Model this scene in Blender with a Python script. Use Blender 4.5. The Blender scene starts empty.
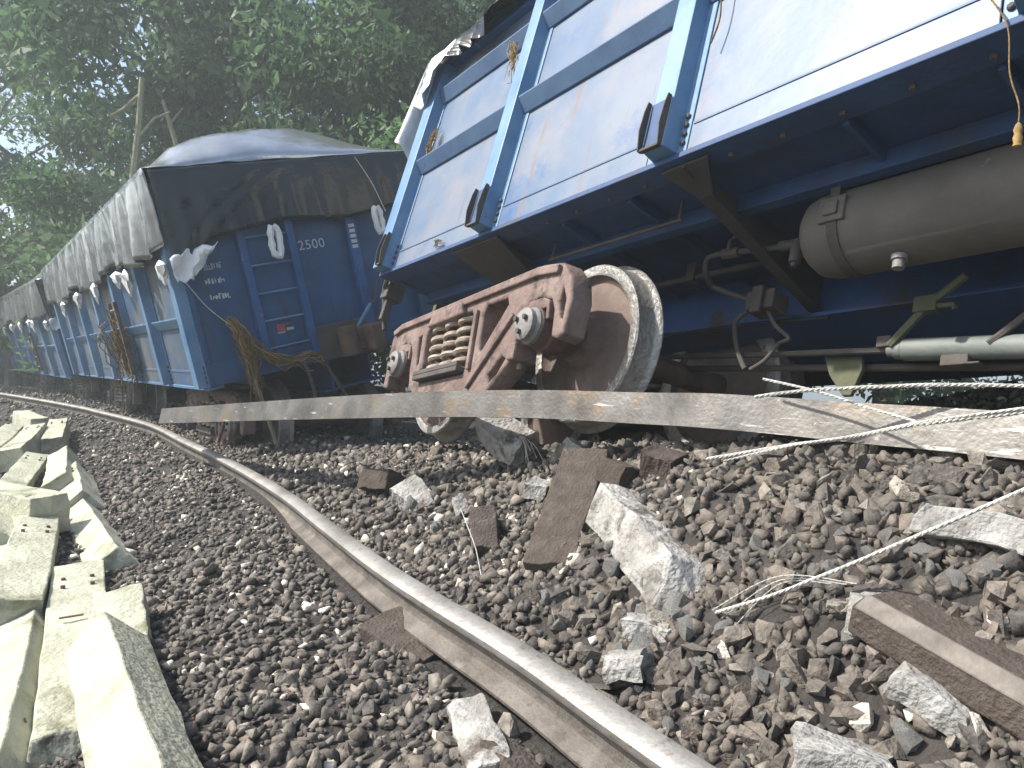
import bpy, bmesh, math, random
import numpy as np
from mathutils import Matrix, Vector
sc = bpy.context.scene
R = math.radians
# ---------------------------------------------------------------- camera
cam_d = bpy.data.cameras.new('camera'); cam = bpy.data.objects.new('camera', cam_d)
sc.collection.objects.link(cam); sc.camera = cam
cam_d.sensor_width = 36; cam_d.lens = 36 * 730 / 1024; cam_d.clip_start = .02; cam_d.clip_end = 2000
_c, _s = math.cos(R(3)), math.sin(R(3))
cam.matrix_world = Matrix(((_c, -_s, 0, 0), (0, 0, -1, 0), (_s, _c, 0, .85), (0, 0, 0, 1)))
# ---------------------------------------------------------------- light
SUN_DIR = Vector((-.80, -.06, .78)).normalized()
w = bpy.data.worlds.new('World'); sc.world = w; w.use_nodes = True
nt = w.node_tree; nt.nodes.clear()
sky = nt.nodes.new('ShaderNodeTexSky'); sky.sky_type = 'NISHITA'; sky.sun_disc = False
sky.sun_elevation = math.asin(SUN_DIR.z); sky.sun_rotation = math.atan2(SUN_DIR.x, SUN_DIR.y)
sky.air_density = 1.0; sky.dust_density = 2.0; sky.ozone_density = 1.0; sky.altitude = 0
bg = nt.nodes.new('ShaderNodeBackground'); bg.inputs[1].default_value = .13
wo = nt.nodes.new('ShaderNodeOutputWorld')
nt.links.new(sky.outputs[0], bg.inputs[0]); nt.links.new(bg.outputs[0], wo.inputs[0])
sun_d = bpy.data.lights.new('sun', 'SUN'); sun_d.energy = 4.0; sun_d.angle = R(1.2); sun_d.color = (1, .96, .89)
sun = bpy.data.objects.new('sun', sun_d); sc.collection.objects.link(sun)
sun.rotation_euler = SUN_DIR.to_track_quat('Z', 'Y').to_euler()
sc.view_settings.view_transform = 'Standard'; sc.view_settings.look = 'None'
sc.view_settings.exposure = 1.0; sc.view_settings.gamma = 1
sc.render.engine = 'CYCLES'
rng = np.random.default_rng(7); random.seed(7)

# ---------------------------------------------------------------- materials
def mat(name, col, col2=None, rough=.7, metal=0., nscale=6., bump=0., bscale=40., spots=None, attr=False, contrast=(.35, .65), coat=0., stretch=None):
    m = bpy.data.materials.new(name); m.use_nodes = True; t = m.node_tree; b = t.nodes['Principled BSDF']
    N = t.nodes.new; Lk = t.links.new
    tc = N('ShaderNodeTexCoord'); mp = N('ShaderNodeMapping'); Lk(tc.outputs['Object'], mp.inputs[0])
    if stretch: mp.inputs['Scale'].default_value = stretch
    b.inputs['Roughness'].default_value = rough; b.inputs['Metallic'].default_value = metal
    b.inputs['Coat Weight'].default_value = coat
    out = None
    if col2:
        n = N('ShaderNodeTexNoise'); n.inputs['Scale'].default_value = nscale; n.inputs['Detail'].default_value = 8; n.inputs['Roughness'].default_value = .62
        Lk(mp.outputs[0], n.inputs['Vector'])
        r = N('ShaderNodeValToRGB'); e = r.color_ramp.elements
        e[0].position, e[1].position = contrast; e[0].color = (*col, 1); e[1].color = (*col2, 1)
        Lk(n.outputs[0], r.inputs[0]); out = r.outputs[0]
    else:
        c = N('ShaderNodeRGB'); c.outputs[0].default_value = (*col, 1); out = c.outputs[0]
    for sp in (spots or []):            # (colour, scale, lo, hi)
        n = N('ShaderNodeTexNoise'); n.inputs['Scale'].default_value = sp[1]; n.inputs['Detail'].default_value = 10; n.inputs['Roughness'].default_value = .7
        mp2 = N('ShaderNodeMapping'); mp2.inputs['Location'].default_value = (sp[1] * 1.7, 3.1, sp[2] * 9)
        Lk(tc.outputs['Object'], mp2.inputs[0]); Lk(mp2.outputs[0], n.inputs['Vector'])
        if len(sp) > 4: mp2.inputs['Scale'].default_value = sp[4]
        mr = N('ShaderNodeMapRange'); mr.inputs[1].default_value = sp[2]; mr.inputs[2].default_value = sp[3]; Lk(n.outputs[0], mr.inputs[0])
        mx = N('ShaderNodeMixRGB'); mx.inputs[2].default_value = (*sp[0], 1); Lk(mr.outputs[0], mx.inputs[0]); Lk(out, mx.inputs[1]); out = mx.outputs[0]
    if attr:                            # per-piece tint
        a = N('ShaderNodeAttribute'); a.attribute_name = 'rnd'; oi = N('ShaderNodeObjectInfo')
        ad = N('ShaderNodeMath'); Lk(a.outputs['Fac'], ad.inputs[0]); Lk(oi.outputs['Random'], ad.inputs[1])
        fr = N('ShaderNodeMath'); fr.operation = 'FRACT'; Lk(ad.outputs[0], fr.inputs[0])
        r2 = N('ShaderNodeValToRGB'); r2.color_ramp.interpolation = 'LINEAR'; el = r2.color_ramp.elements
        for i, (p, cc) in enumerate(attr):
            q = el[i] if i < 2 else el.new(p)
            q.position = p; q.color = (*cc, 1)
        Lk(fr.outputs[0], r2.inputs[0])
        mx = N('ShaderNodeMixRGB'); mx.blend_type = 'MULTIPLY'; mx.inputs[0].default_value = 1; Lk(out, mx.inputs[1]); Lk(r2.outputs[0], mx.inputs[2]); out = mx.outputs[0]
    Lk(out, b.inputs['Base Color'])
    if bump:
        n = N('ShaderNodeTexNoise'); n.inputs['Scale'].default_value = bscale; n.inputs['Detail'].default_value = 6; Lk(mp.outputs[0], n.inputs['Vector'])
        bm_ = N('ShaderNodeBump'); bm_.inputs['Strength'].default_value = bump; bm_.inputs['Distance'].default_value = .02
        Lk(n.outputs[0], bm_.inputs['Height']); Lk(bm_.outputs[0], b.inputs['Normal'])
    return m
M = {}
M['soil'] = mat('soil', (.028, .024, .021), (.06, .051, .045), .95, nscale=9, bump=1., bscale=45)
STONE_TINT = [(0, (.62, .60, .60)), (.3, (.95, .90, .86)), (.62, (1.25, 1.12, 1.02)), (.85, (1.7, 1.6, 1.5)), (.955, (2.1, 2.0, 1.85)), (.972, (5.0, 4.9, 4.6)), (1, (6.2, 6.1, 5.8))]
M['stone'] = mat('ballast_stone', (.074, .068, .060), (.165, .153, .135), .85, nscale=30, bump=.35, bscale=90, attr=STONE_TINT)
M['near_stone'] = mat('near_ballast_stone', (.076, .070, .062), (.170, .158, .139), .88, nscale=1.6, bump=.45, bscale=6, attr=STONE_TINT, spots=[((.19, .18, .165), 3.5, .56, .70)])
M['white_stone'] = mat('white_stone', (.22, .21, .19), (.43, .42, .39), .9, nscale=14, bump=.8, bscale=60, spots=[((.17, .155, .135), 9, .54, .68)])
M['concrete'] = mat('pale_concrete', (.36, .355, .26), (.52, .515, .40), .9, nscale=4, bump=.6, bscale=45, spots=[((.18, .18, .105), 4, .54, .70), ((.10, .095, .075), 30, .63, .72), ((.075, .07, .05), 6, .64, .72)])
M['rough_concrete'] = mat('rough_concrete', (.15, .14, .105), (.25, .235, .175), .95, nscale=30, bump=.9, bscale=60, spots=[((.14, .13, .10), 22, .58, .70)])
M['broken_concrete'] = mat('broken_concrete', (.20, .185, .165), (.50, .485, .45), .95, nscale=5, bump=1., bscale=45, spots=[((.12, .10, .08), 7, .52, .64)])
M['brown_block'] = mat('dusty_brown_concrete', (.06, .045, .036), (.10, .08, .065), .95, nscale=16, bump=.6, bscale=90, spots=[((.2, .17, .14), 30, .6, .72)])
M['dark_block'] = mat('dark_brown_concrete', (.05, .038, .03), (.09, .068, .055), .95, nscale=14, bump=.6, bscale=60)
M['rail_head'] = mat('worn_rail_steel', (.24, .225, .20), (.42, .40, .37), .5, .45, nscale=5, bump=.2, bscale=60, spots=[((.2, .14, .09), 20, .58, .7)])
M['rail_side'] = mat('rusty_rail_steel', (.10, .085, .072), (.20, .176, .152), .7, .2, nscale=8, bump=.35, bscale=90, spots=[((.06, .048, .04), 26, .6, .7), ((.27, .24, .20), 3.5, .55, .7), ((.26, .15, .06), 4.5, .66, .74)])
M['foot'] = mat('scraped_rail_foot', (.07, .063, .056), (.17, .16, .145), .45, .5, nscale=4.5, bump=.1, bscale=60, spots=[((.17, .12, .075), 3, .52, .64), ((.42, .41, .39), 3.0, .60, .65, (1.2, 1.2, 12)), ((.33, .32, .30), 22, .64, .70)])
M['blue'] = mat('blue_paint', (.018, .075, .20), (.035, .125, .31), .42, nscale=4, bump=.08, bscale=60, spots=[((.10, .07, .05), 9, .64, .74), ((.3, .38, .46), 5, .60, .75)])
M['deep_blue'] = mat('deep_blue_paint', (.015, .060, .15), (.025, .095, .225), .5, nscale=2.4, bump=.2, bscale=3, spots=[((.05, .04, .033), 2.4, .56, .72, (3, 3, .8)), ((.075, .06, .05), 14, .64, .74)])
M['faded'] = mat('scoured_blue_sheet', (.075, .135, .23), (.165, .20, .255), .42, nscale=1.3, bump=.30, bscale=2.2, spots=[((.20, .205, .235), 1.1, .50, .66), ((.035, .105, .25), 1.5, .55, .68), ((.20, .125, .095), 1.6, .58, .70, (5, 1, .8)), ((.10, .075, .06), 3.2, .62, .72, (6, 1, .5))])
M['faded_dirty'] = mat('dirty_blue_sheet', (.055, .095, .155), (.17, .175, .18), .5, nscale=1.6, bump=.25, bscale=3, spots=[((.03, .10, .23), 1.0, .50, .64), ((.19, .095, .05), 2.0, .57, .69, (3, 1, .7)), ((.05, .04, .035), 2.6, .60, .72, (6, 1, .5))])
M['pale_blue'] = mat('pale_blue_paint', (.07, .17, .32), (.15, .27, .41), .45, nscale=3, bump=.08, bscale=40, spots=[((.07, .2, .45), 3, .58, .7), ((.14, .10, .08), 12, .64, .74)])
M['under'] = mat('underside_navy', (.018, .05, .13), (.032, .08, .195), .65, nscale=3, bump=.15, bscale=30, spots=[((.055, .047, .042), 2.5, .54, .74)])
M['sill_blue'] = mat('sill_navy', (.022, .07, .21), (.036, .10, .28), .42, nscale=2, bump=.1, bscale=20, spots=[((.05, .042, .04), 3, .52, .68)])
M['dust_steel'] = mat('dusty_brown_steel', (.06, .05, .043), (.10, .086, .074), .8, nscale=6, bump=.2, bscale=60)
M['tank'] = mat('dusty_grey_tank', (.10, .086, .075), (.15, .132, .115), .75, nscale=3, bump=.08, bscale=40, spots=[((.30, .27, .24), 13, .66, .74)])
M['rust_pink'] = mat('dusty_red_casting', (.14, .092, .077), (.255, .184, .157), .85, nscale=5, bump=.35, bscale=45, spots=[((.06, .042, .035), 6, .53, .66), ((.33, .28, .24), 4, .60, .74)])
M['rust_dark'] = mat('dark_rust', (.085, .052, .04), (.16, .10, .078), .85, nscale=8, bump=.4, bscale=60)
M['wheel'] = mat('rusty_wheel_disc', (.13, .09, .072), (.225, .17, .142), .8, .15, nscale=4, bump=.2, bscale=60, spots=[((.10, .065, .05), 6, .58, .7)])
M['tread'] = mat('worn_wheel_tread', (.25, .235, .21), (.40, .385, .355), .45, .5, nscale=9, bump=.5, bscale=40, spots=[((.13, .12, .11), 22, .55, .68)])
M['cap'] = mat('grey_bearing_cap', (.17, .16, .15), (.27, .255, .24), .65, .1, nscale=12, bump=.2, bscale=60, spots=[((.18, .12, .1), 20, .6, .7)])
M['spring'] = mat('dusty_spring_steel', (.28, .22, .17), (.42, .36, .29), .7, .15, nscale=14, bump=.2)
M['tarp'] = mat('black_plastic_tarp', (.006, .009, .010), (.012, .016, .017), .17, nscale=3, bump=.75, bscale=3.5)
M['silver'] = mat('black_tarp_painted_sheen', (.36, .38, .39), (.58, .59, .59), .22, .85, nscale=1.6, bump=.7, bscale=2.6, stretch=(1, 1, .45))  # silver stands in for sky and sun glare on the black sheet
M['white_plastic'] = mat('white_plastic', (.72, .72, .70), (.82, .82, .80), .5, nscale=8, bump=.4, bscale=20)
M['white_wire'] = mat('pale_strand', (.46, .44, .39), (.64, .62, .57), .7, nscale=40, bump=.4, bscale=200)
M['straw'] = mat('dry_straw', (.17, .11, .045), (.30, .21, .09), .95, nscale=20, bump=.4, attr=[(0, (.6, .6, .6)), (1, (1.5, 1.4, 1.2))])
M['bark'] = mat('bark', (.06, .05, .04), (.12, .10, .08), .95, nscale=9, bump=.8, bscale=25)
M['pale_wood'] = mat('pale_dead_wood', (.20, .19, .11), (.30, .28, .18), .9, nscale=9, bump=.6, bscale=25)
M['print'] = mat('white_stencil_paint', (.40, .46, .50), (.58, .62, .64), .7, nscale=30)
M['print_faint'] = mat('faded_stencil_paint', (.20, .28, .33), (.36, .42, .45), .7, nscale=60)
M['print_red'] = mat('red_emblem_paint', (.35, .06, .07), (.45, .12, .12), .7, nscale=30)
M['green_steel'] = mat('dusty_green_steel', (.062, .070, .032), (.105, .108, .058), .8, nscale=8, bump=.2)
M['grey_green'] = mat('grey_green_paint', (.14, .16, .14), (.20, .21, .19), .6, nscale=5, bump=.1)
M['bearer'] = mat('dusty_dark_bearer', (.034, .030, .028), (.058, .05, .045), .85, nscale=5, bump=.2, bscale=50)
M['pale_edge'] = mat('worn_concrete_edge', (.13, .112, .093), (.23, .20, .17), .9, nscale=12, bump=.4)
M['slate'] = mat('slate_blue_paint', (.036, .082, .165), (.065, .125, .22), .5, nscale=4, bump=.08, bscale=50, spots=[((.09, .065, .05), 9, .62, .74)])
M['rubber'] = mat('black_rubber', (.012, .013, .016), None, .6)
M['rust_clip'] = mat('orange_rust', (.25, .11, .045), (.33, .17, .08), .9, nscale=20, bump=.4)

def leaf_mat(name, lo, hi, tr):
    m = bpy.data.materials.new(name); m.use_nodes = True; t = m.node_tree; b = t.nodes['Principled BSDF']; N = t.nodes.new; Lk = t.links.new
    a = N('ShaderNodeAttribute'); a.attribute_name = 'rnd'; oi = N('ShaderNodeObjectInfo')
    r = N('ShaderNodeValToRGB'); r.color_ramp.elements[0].color = (*lo, 1); r.color_ramp.elements[1].color = (*hi, 1); Lk(a.outputs['Fac'], r.inputs[0])
    hs = N('ShaderNodeHueSaturation'); mr = N('ShaderNodeMapRange'); mr.inputs[3].default_value = .75; mr.inputs[4].default_value = 1.25
    Lk(oi.outputs['Random'], mr.inputs[0]); Lk(mr.outputs[0], hs.inputs['Value']); Lk(r.outputs[0], hs.inputs['Color'])
    Lk(hs.outputs[0], b.inputs['Base Color']); b.inputs['Roughness'].default_value = .6
    tl = N('ShaderNodeBsdfTranslucent'); Lk(hs.outputs[0], tl.inputs[0]); mx = N('ShaderNodeMixShader'); mx.inputs[0].default_value = tr
    Lk(b.outputs[0], mx.inputs[1]); Lk(tl.outputs[0], mx.inputs[2]); Lk(mx.outputs[0], t.nodes['Material Output'].inputs[0])
    return m
M['leaf'] = leaf_mat('tree_leaf', (.045, .10, .045), (.15, .245, .10), .5)
M['leaf_light'] = leaf_mat('bamboo_leaf', (.12, .18, .045), (.24, .30, .085), .4)
M['grass'] = leaf_mat('grass_blade', (.08, .14, .03), (.2, .26, .07), .3)

# ---------------------------------------------------------------- helpers
col = sc.collection
class MB:
    def __init__(s): s.v = []; s.f = []; s.mi = []; s.cur = 0
    def add(s, vs, fs):
        o = len(s.v); s.v += [tuple(map(float, p)) for p in vs]; s.f += [tuple(i + o for i in f) for f in fs]; s.mi += [s.cur] * len(fs); return s
    def box(s, a, b, mt=None):
        x0, y0, z0 = a; x1, y1, z1 = b
        vs = [(x0, y0, z0), (x1, y0, z0), (x1, y1, z0), (x0, y1, z0), (x0, y0, z1), (x1, y0, z1), (x1, y1, z1), (x0, y1, z1)]
        if mt is not None: vs = [mt @ Vector(p) for p in vs]
        return s.add(vs, [(0, 3, 2, 1), (4, 5, 6, 7), (0, 1, 5, 4), (1, 2, 6, 5), (2, 3, 7, 6), (3, 0, 4, 7)])
    def prism(s, poly, ax, a, b):
        """poly: 2-D outline (the two axes after ax, cyclic), extruded along ax from a to b"""
        n = len(poly); put = {0: lambda p, q: (q, p[0], p[1]), 1: lambda p, q: (p[0], q, p[1]), 2: lambda p, q: (p[0], p[1], q)}[ax]
        vs = [put(p, a) for p in poly] + [put(p, b) for p in poly]
        fs = [tuple(range(n)), tuple(range(2 * n - 1, n - 1, -1))] + [(i, n + i, n + (i + 1) % n, (i + 1) % n) for i in range(n)]
        return s.add(vs, fs)
    def tube(s, pts, r, n=8, caps=True):
        P = [Vector(p) for p in pts]; rs = r if isinstance(r, (list, tuple)) else [r] * len(P); vs = []; up = None
        for i, p in enumerate(P):
            d = (P[min(i + 1, len(P) - 1)] - P[max(i - 1, 0)]).normalized()
            if up is None: up = Vector((0, 0, 1)) if abs(d.z) < .9 else Vector((1, 0, 0))
            a = d.cross(up).normalized(); up = a.cross(d).normalized()
            for k in range(n):
                t = 2 * math.pi * k / n; vs.append(p + (a * math.cos(t) + up * math.sin(t)) * rs[i])
        fs = [(i * n + k, i * n + (k + 1) % n, (i + 1) * n + (k + 1) % n, (i + 1) * n + k) for i in range(len(P) - 1) for k in range(n)]
        if caps: fs += [tuple(range(n - 1, -1, -1)), tuple(range((len(P) - 1) * n, len(P) * n))]
        return s.add(vs, fs)
    def lathe(s, prof, axis, c=(0, 0, 0), n=40):
        """prof: (radius, offset along axis)"""
        c = Vector(c); vs = []
        for r, a in prof:
            for k in range(n):
                t = 2 * math.pi * k / n; p, q = r * math.cos(t), r * math.sin(t)
                vs.append(c + Vector([(a, p, q), (q, a, p), (p, q, a)][axis]))
        fs = [(i * n + k, i * n + (k + 1) % n, (i + 1) * n + (k + 1) % n, (i + 1) * n + k) for i in range(len(prof) - 1) for k in range(n)]
        return s.add(vs, fs)
    def obj(s, name, m, parent=None, smooth=False, bevel=0., mw=None):
        me = bpy.data.meshes.new(name); me.from_pydata(s.v, [], s.f)
        for q in (m if isinstance(m, list) else [m]): me.materials.append(q)
        if isinstance(m, list): me.polygons.foreach_set('material_index', s.mi)
        b = bmesh.new(); b.from_mesh(me); bmesh.ops.recalc_face_normals(b, faces=b.faces); b.to_mesh(me); b.free()
        if smooth: me.shade_smooth(); me.set_sharp_from_angle(angle=R(38))
        return link(name, me, parent, bevel, mw)
def link(name, me, parent=None, bevel=0., mw=None):
    o = bpy.data.objects.new(name, me); col.objects.link(o)
    if parent: o.parent = parent
    if mw is not None: o.matrix_world = mw
    if bevel:
        d = o.modifiers.new('bevel', 'BEVEL'); d.width = bevel; d.segments = 2; d.limit_method = 'ANGLE'; d.angle_limit = R(40)
    return o
def tag(o, label=None, cat=None, group=None, kind=None):
    for k, v in (('label', label), ('category', cat), ('group', group), ('kind', kind)):
        if v: o[k] = v
    return o
def empty(name, mw, label, cat, group=None):
    o = bpy.data.objects.new(name, None); col.objects.link(o); o.empty_display_size = .1; o.matrix_world = mw
    return tag(o, label, cat, group)
def copy_tree(o, parent=None):
    c = o.copy(); col.objects.link(c)
    if parent: c.parent = parent
    for ch in list(o.children): copy_tree(ch, c)
    return c
def frame(P, yaw, pitch, roll):
    d = Vector((math.sin(yaw), -math.cos(yaw), 0)); v = Vector((math.cos(yaw), math.sin(yaw), 0)); z = Vector((0, 0, 1))
    u = d * math.cos(pitch) + z * math.sin(pitch); w_ = z * math.cos(pitch) - d * math.sin(pitch)
    v2 = v * math.cos(roll) - w_ * math.sin(roll); w2 = w_ * math.cos(roll) + v * math.sin(roll)
    m = Matrix.Identity(4)
    for i in range(3): m[i][0], m[i][1], m[i][2], m[i][3] = u[i], v2[i], w2[i], P[i]
    return m
def axis_frame(a, b, roll=0.):
    """x axis from a to b, z as near up as can be, then rolled"""
    a, b = Vector(a), Vector(b); x = (b - a).normalized(); y = Vector((0, 0, 1)).cross(x).normalized(); z = x.cross(y)
    m = Matrix.Identity(4)
    for i in range(3): m[i][0], m[i][1], m[i][2], m[i][3] = x[i], y[i], z[i], a[i]
    return m @ Matrix.Rotation(roll, 4, 'X')
def outline_plate(name, outer, holes, v0, v1, m, parent, bevel=.012):
    """plate in the u-w plane with holes, thick from v0 to v1, edges rounded"""
    cu = bpy.data.curves.new(name, 'CURVE'); cu.dimensions = '2D'; cu.fill_mode = 'BOTH'
    for poly in [outer] + holes:
        sp = cu.splines.new('POLY'); sp.points.add(len(poly) - 1); sp.use_cyclic_u = True
        for i, (x, y) in enumerate(poly): sp.points[i].co = (x, y, 0, 1)
    cu.extrude = abs(v1 - v0) / 2 - bevel; cu.bevel_depth = bevel; cu.bevel_resolution = 2; cu.offset = -bevel
    o = bpy.data.objects.new('tmp', cu); col.objects.link(o); dg = bpy.context.evaluated_depsgraph_get()
    me = bpy.data.meshes.new_from_object(o.evaluated_get(dg)); bpy.data.objects.remove(o)
    me.transform(Matrix.Translation((0, (v0 + v1) / 2, 0)) @ Matrix.Rotation(math.pi / 2, 4, 'X'))
    me.materials.clear(); me.materials.append(m); me.name = name; me.shade_smooth(); me.set_sharp_from_angle(angle=R(50))
    return link(name, me, parent)
def hull(pts):
    b = bmesh.new()
    for p in pts: b.verts.new(p)
    r = bmesh.ops.convex_hull(b, input=b.verts)
    bmesh.ops.delete(b, geom=list({e for e in r['geom_interior'] + r['geom_unused'] if isinstance(e, bmesh.types.BMVert)}), context='VERTS')
    bmesh.ops.triangulate(b, faces=b.faces)
    b.verts.ensure_lookup_table(); b.verts.index_update()
    V = np.array([v.co[:] for v in b.verts]); Fc = np.array([[v.index for v in f.verts] for f in b.faces]); b.free()
    return V, Fc

RAIL=np.array([(2.6,-2.6),(1.75,-.9),(1.05,.28),(.37,1.37),(.05,1.93),(-.23,2.36),(-.50,2.80),(-.87,3.47),(-1.34,4.32),(-2.12,5.56),(-3.1,6.98),(-4.37,8.81),(-5.98,10.6),(-7.03,11.69),(-9.6,14.0),(-13.6,17.2),(-22,22.5),(-40,32)])
def _catmull(P,n=8):
    P=np.asarray(P,float);out=[]
    for i in range(len(P)-1):
        p0=P[max(i-1,0)];p1=P[i];p2=P[i+1];p3=P[min(i+2,len(P)-1)]
        for t in np.arange(n)/n:
            out.append(.5*(2*p1+(p2-p0)*t+(2*p0-5*p1+4*p2-p3)*t*t+(3*p1-p0-3*p2+p3)*t**3))
    out.append(P[-1]);return np.array(out)
RP=_catmull(RAIL)
def sdist(x,y):
    x=np.asarray(x,float).ravel();y=np.asarray(y,float).ravel()
    best=np.full(x.shape,1e9);sg=np.zeros(x.shape)
    for a,b in zip(RP[:-1],RP[1:]):
        d=b-a;L=d@d;t=np.clip(((x-a[0])*d[0]+(y-a[1])*d[1])/L,0,1)
        qx=x-a[0]-t*d[0];qy=y-a[1]-t*d[1];q=np.hypot(qx,qy)
        cr=qx*d[1]-qy*d[0]
        m=q<best;best=np.where(m,q,best);sg=np.where(m,np.sign(cr),sg)
    return best*sg
def sstep(a,b,x):
    t=np.clip((x-a)/(b-a),0,1);return t*t*(3-2*t)
def lump(x,y):
    return .028*np.sin(2.3*x+1.1*y+.4)*np.sin(1.7*y-1.2*x+1.3)+.014*np.sin(5.1*x-3.3*y)*np.sin(4.3*y+2.2*x+.7)+.007*np.sin(11*x+7*y)*np.sin(9*y-8*x)
def ground(x,y):
    x=np.asarray(x,float).ravel();y=np.asarray(y,float).ravel()
    s=sdist(x,y)
    b=.075*sstep(2.6,5,y)
    left=-.04+b*sstep(-.8,-.1,s)-.17*np.clip(-s-.05,0,1.5)-.06*np.clip(-s-1.55,0,3)
    H=.72-.11*sstep(2.3,3.2,y)-.26*sstep(3.6,5.2,y)-.14*sstep(5,7.5,y)-.1*sstep(8,12,y)
    right=-.04+b*sstep(.9,.2,s)+H*sstep(.05,1.2,s)
    right=right+.5*sstep(2.5,3.7,s)*sstep(10,7,y)
    z=np.where(s<0,left,right)
    near=sstep(60,25,np.hypot(x,y))
    return z+lump(x,y)*near*sstep(.02,.3,np.abs(s))

# ---------------------------------------------------------------- ground sheet
def gz(x, y): return float(ground(x, y)[0])
def grid_sheet(name, xs, ys, zf, m):
    X, Y = np.meshgrid(xs, ys); Z = zf(X.ravel(), Y.ravel()); nx = len(xs); ny = len(ys)
    V = np.stack([X.ravel(), Y.ravel(), Z], 1); i = np.arange(nx * (ny - 1)).reshape(ny - 1, nx)[:, :-1].ravel()
    Fq = np.stack([i, i + 1, i + 1 + nx, i + nx], 1)
    me = bpy.data.meshes.new(name); me.from_pydata(V.tolist(), [], Fq.tolist()); me.materials.append(m); me.shade_smooth()
    return link(name, me)
_f = np.concatenate([-np.geomspace(9, 300, 22)[::-1], np.arange(-8.9, 8.9, .07), np.geomspace(9, 300, 22)])
_g = np.concatenate([-np.geomspace(4, 300, 22)[::-1], np.arange(-3.9, 15, .08), np.geomspace(15.1, 300, 26)])
gnd = tag(grid_sheet('ground', _f, _g, ground, M['soil']), kind='structure')

# ---------------------------------------------------------------- rails
PROF = [(-.065, 0), (.065, 0), (.065, .010), (.014, .026), (.008, .04), (.008, .09), (.033, .104), (.036, .111), (.036, .130), (.026, .139), (0, .1415), (-.026, .139), (-.036, .130), (-.036, .111), (-.033, .104), (-.008, .09), (-.008, .04), (-.014, .026), (-.065, .010)]
def sweep_rail(path, up, mats, pos_jit=0):
    mb = MB(); n = len(PROF); P = [Vector(p) for p in path]; vs = []
    for i, p in enumerate(P):
        t = (P[min(i + 1, len(P) - 1)] - P[max(i - 1, 0)]).normalized(); u = Vector(up(i / (len(P) - 1)))
        lat = t.cross(u).normalized(); u2 = lat.cross(t).normalized()
        for x, z in PROF: vs.append(p + lat * x + u2 * z)
    kind = [2 if k == 0 else (0 if 6 <= k <= 13 else 1) for k in range(n)]
    fs = []; mi = []
    for i in range(len(P) - 1):
        for k in range(n):
            k2 = (k + 1) % n; fs.append((i * n + k, i * n + k2, (i + 1) * n + k2, (i + 1) * n + k)); mi.append(kind[k])
    fs += [tuple(range(n - 1, -1, -1)), tuple(range((len(P) - 1) * n, len(P) * n))]; mi += [1, 1]
    mb.v = vs; mb.f = fs; mb.mi = mi
    return mb
o = sweep_rail([(x + .045, y + .02, .012) for x, y in RP], lambda t: (-.23, -.12, .96), None).obj('rail', [M['rail_head'], M['rail_side'], M['rail_side']], smooth=True)
tag(o, 'long worn steel rail curving through the ballast to the far wagons', 'rail')
TW = [(-2.971, 6.2, .422), (-1.782, 5.0, .568), (-.891, 4.05, .676), (-.3, 3.6, .736), (.131, 3.3, .766), (.522, 2.95, .780), (.699, 2.7, .79), (.922, 2.5, .789), (1.101, 2.3, .785), (1.248, 2.12, .785), (1.373, 1.95, .783), (1.491, 1.7, .781), (1.709, 1.4, .774), (2.1, .8, .75), (2.5, .1, .72)]
def catmull3(P, n=6):
    P = np.array(P); out = []
    for i in range(len(P) - 1):
        p0 = P[max(i - 1, 0)]; p1 = P[i]; p2 = P[i + 1]; p3 = P[min(i + 2, len(P) - 1)]
        for t in np.arange(n) / n: out.append(.5 * (2 * p1 + (p2 - p0) * t + (2 * p0 - 5 * p1 + 4 * p2 - p3) * t * t + (3 * p1 - p0 - 3 * p2 + p3) * t ** 3))
    return [tuple(q) for q in out] + [tuple(P[-1])]
o = sweep_rail(catmull3(TW), lambda t: (.25 - .0 * t, .93, -.20), None).obj('rail', [M['rail_head'], M['rail_side'], M['foot']], smooth=True)
tag(o, 'overturned scraped rail lying on its side across the wheels with its flat foot showing', 'rail')

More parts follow.
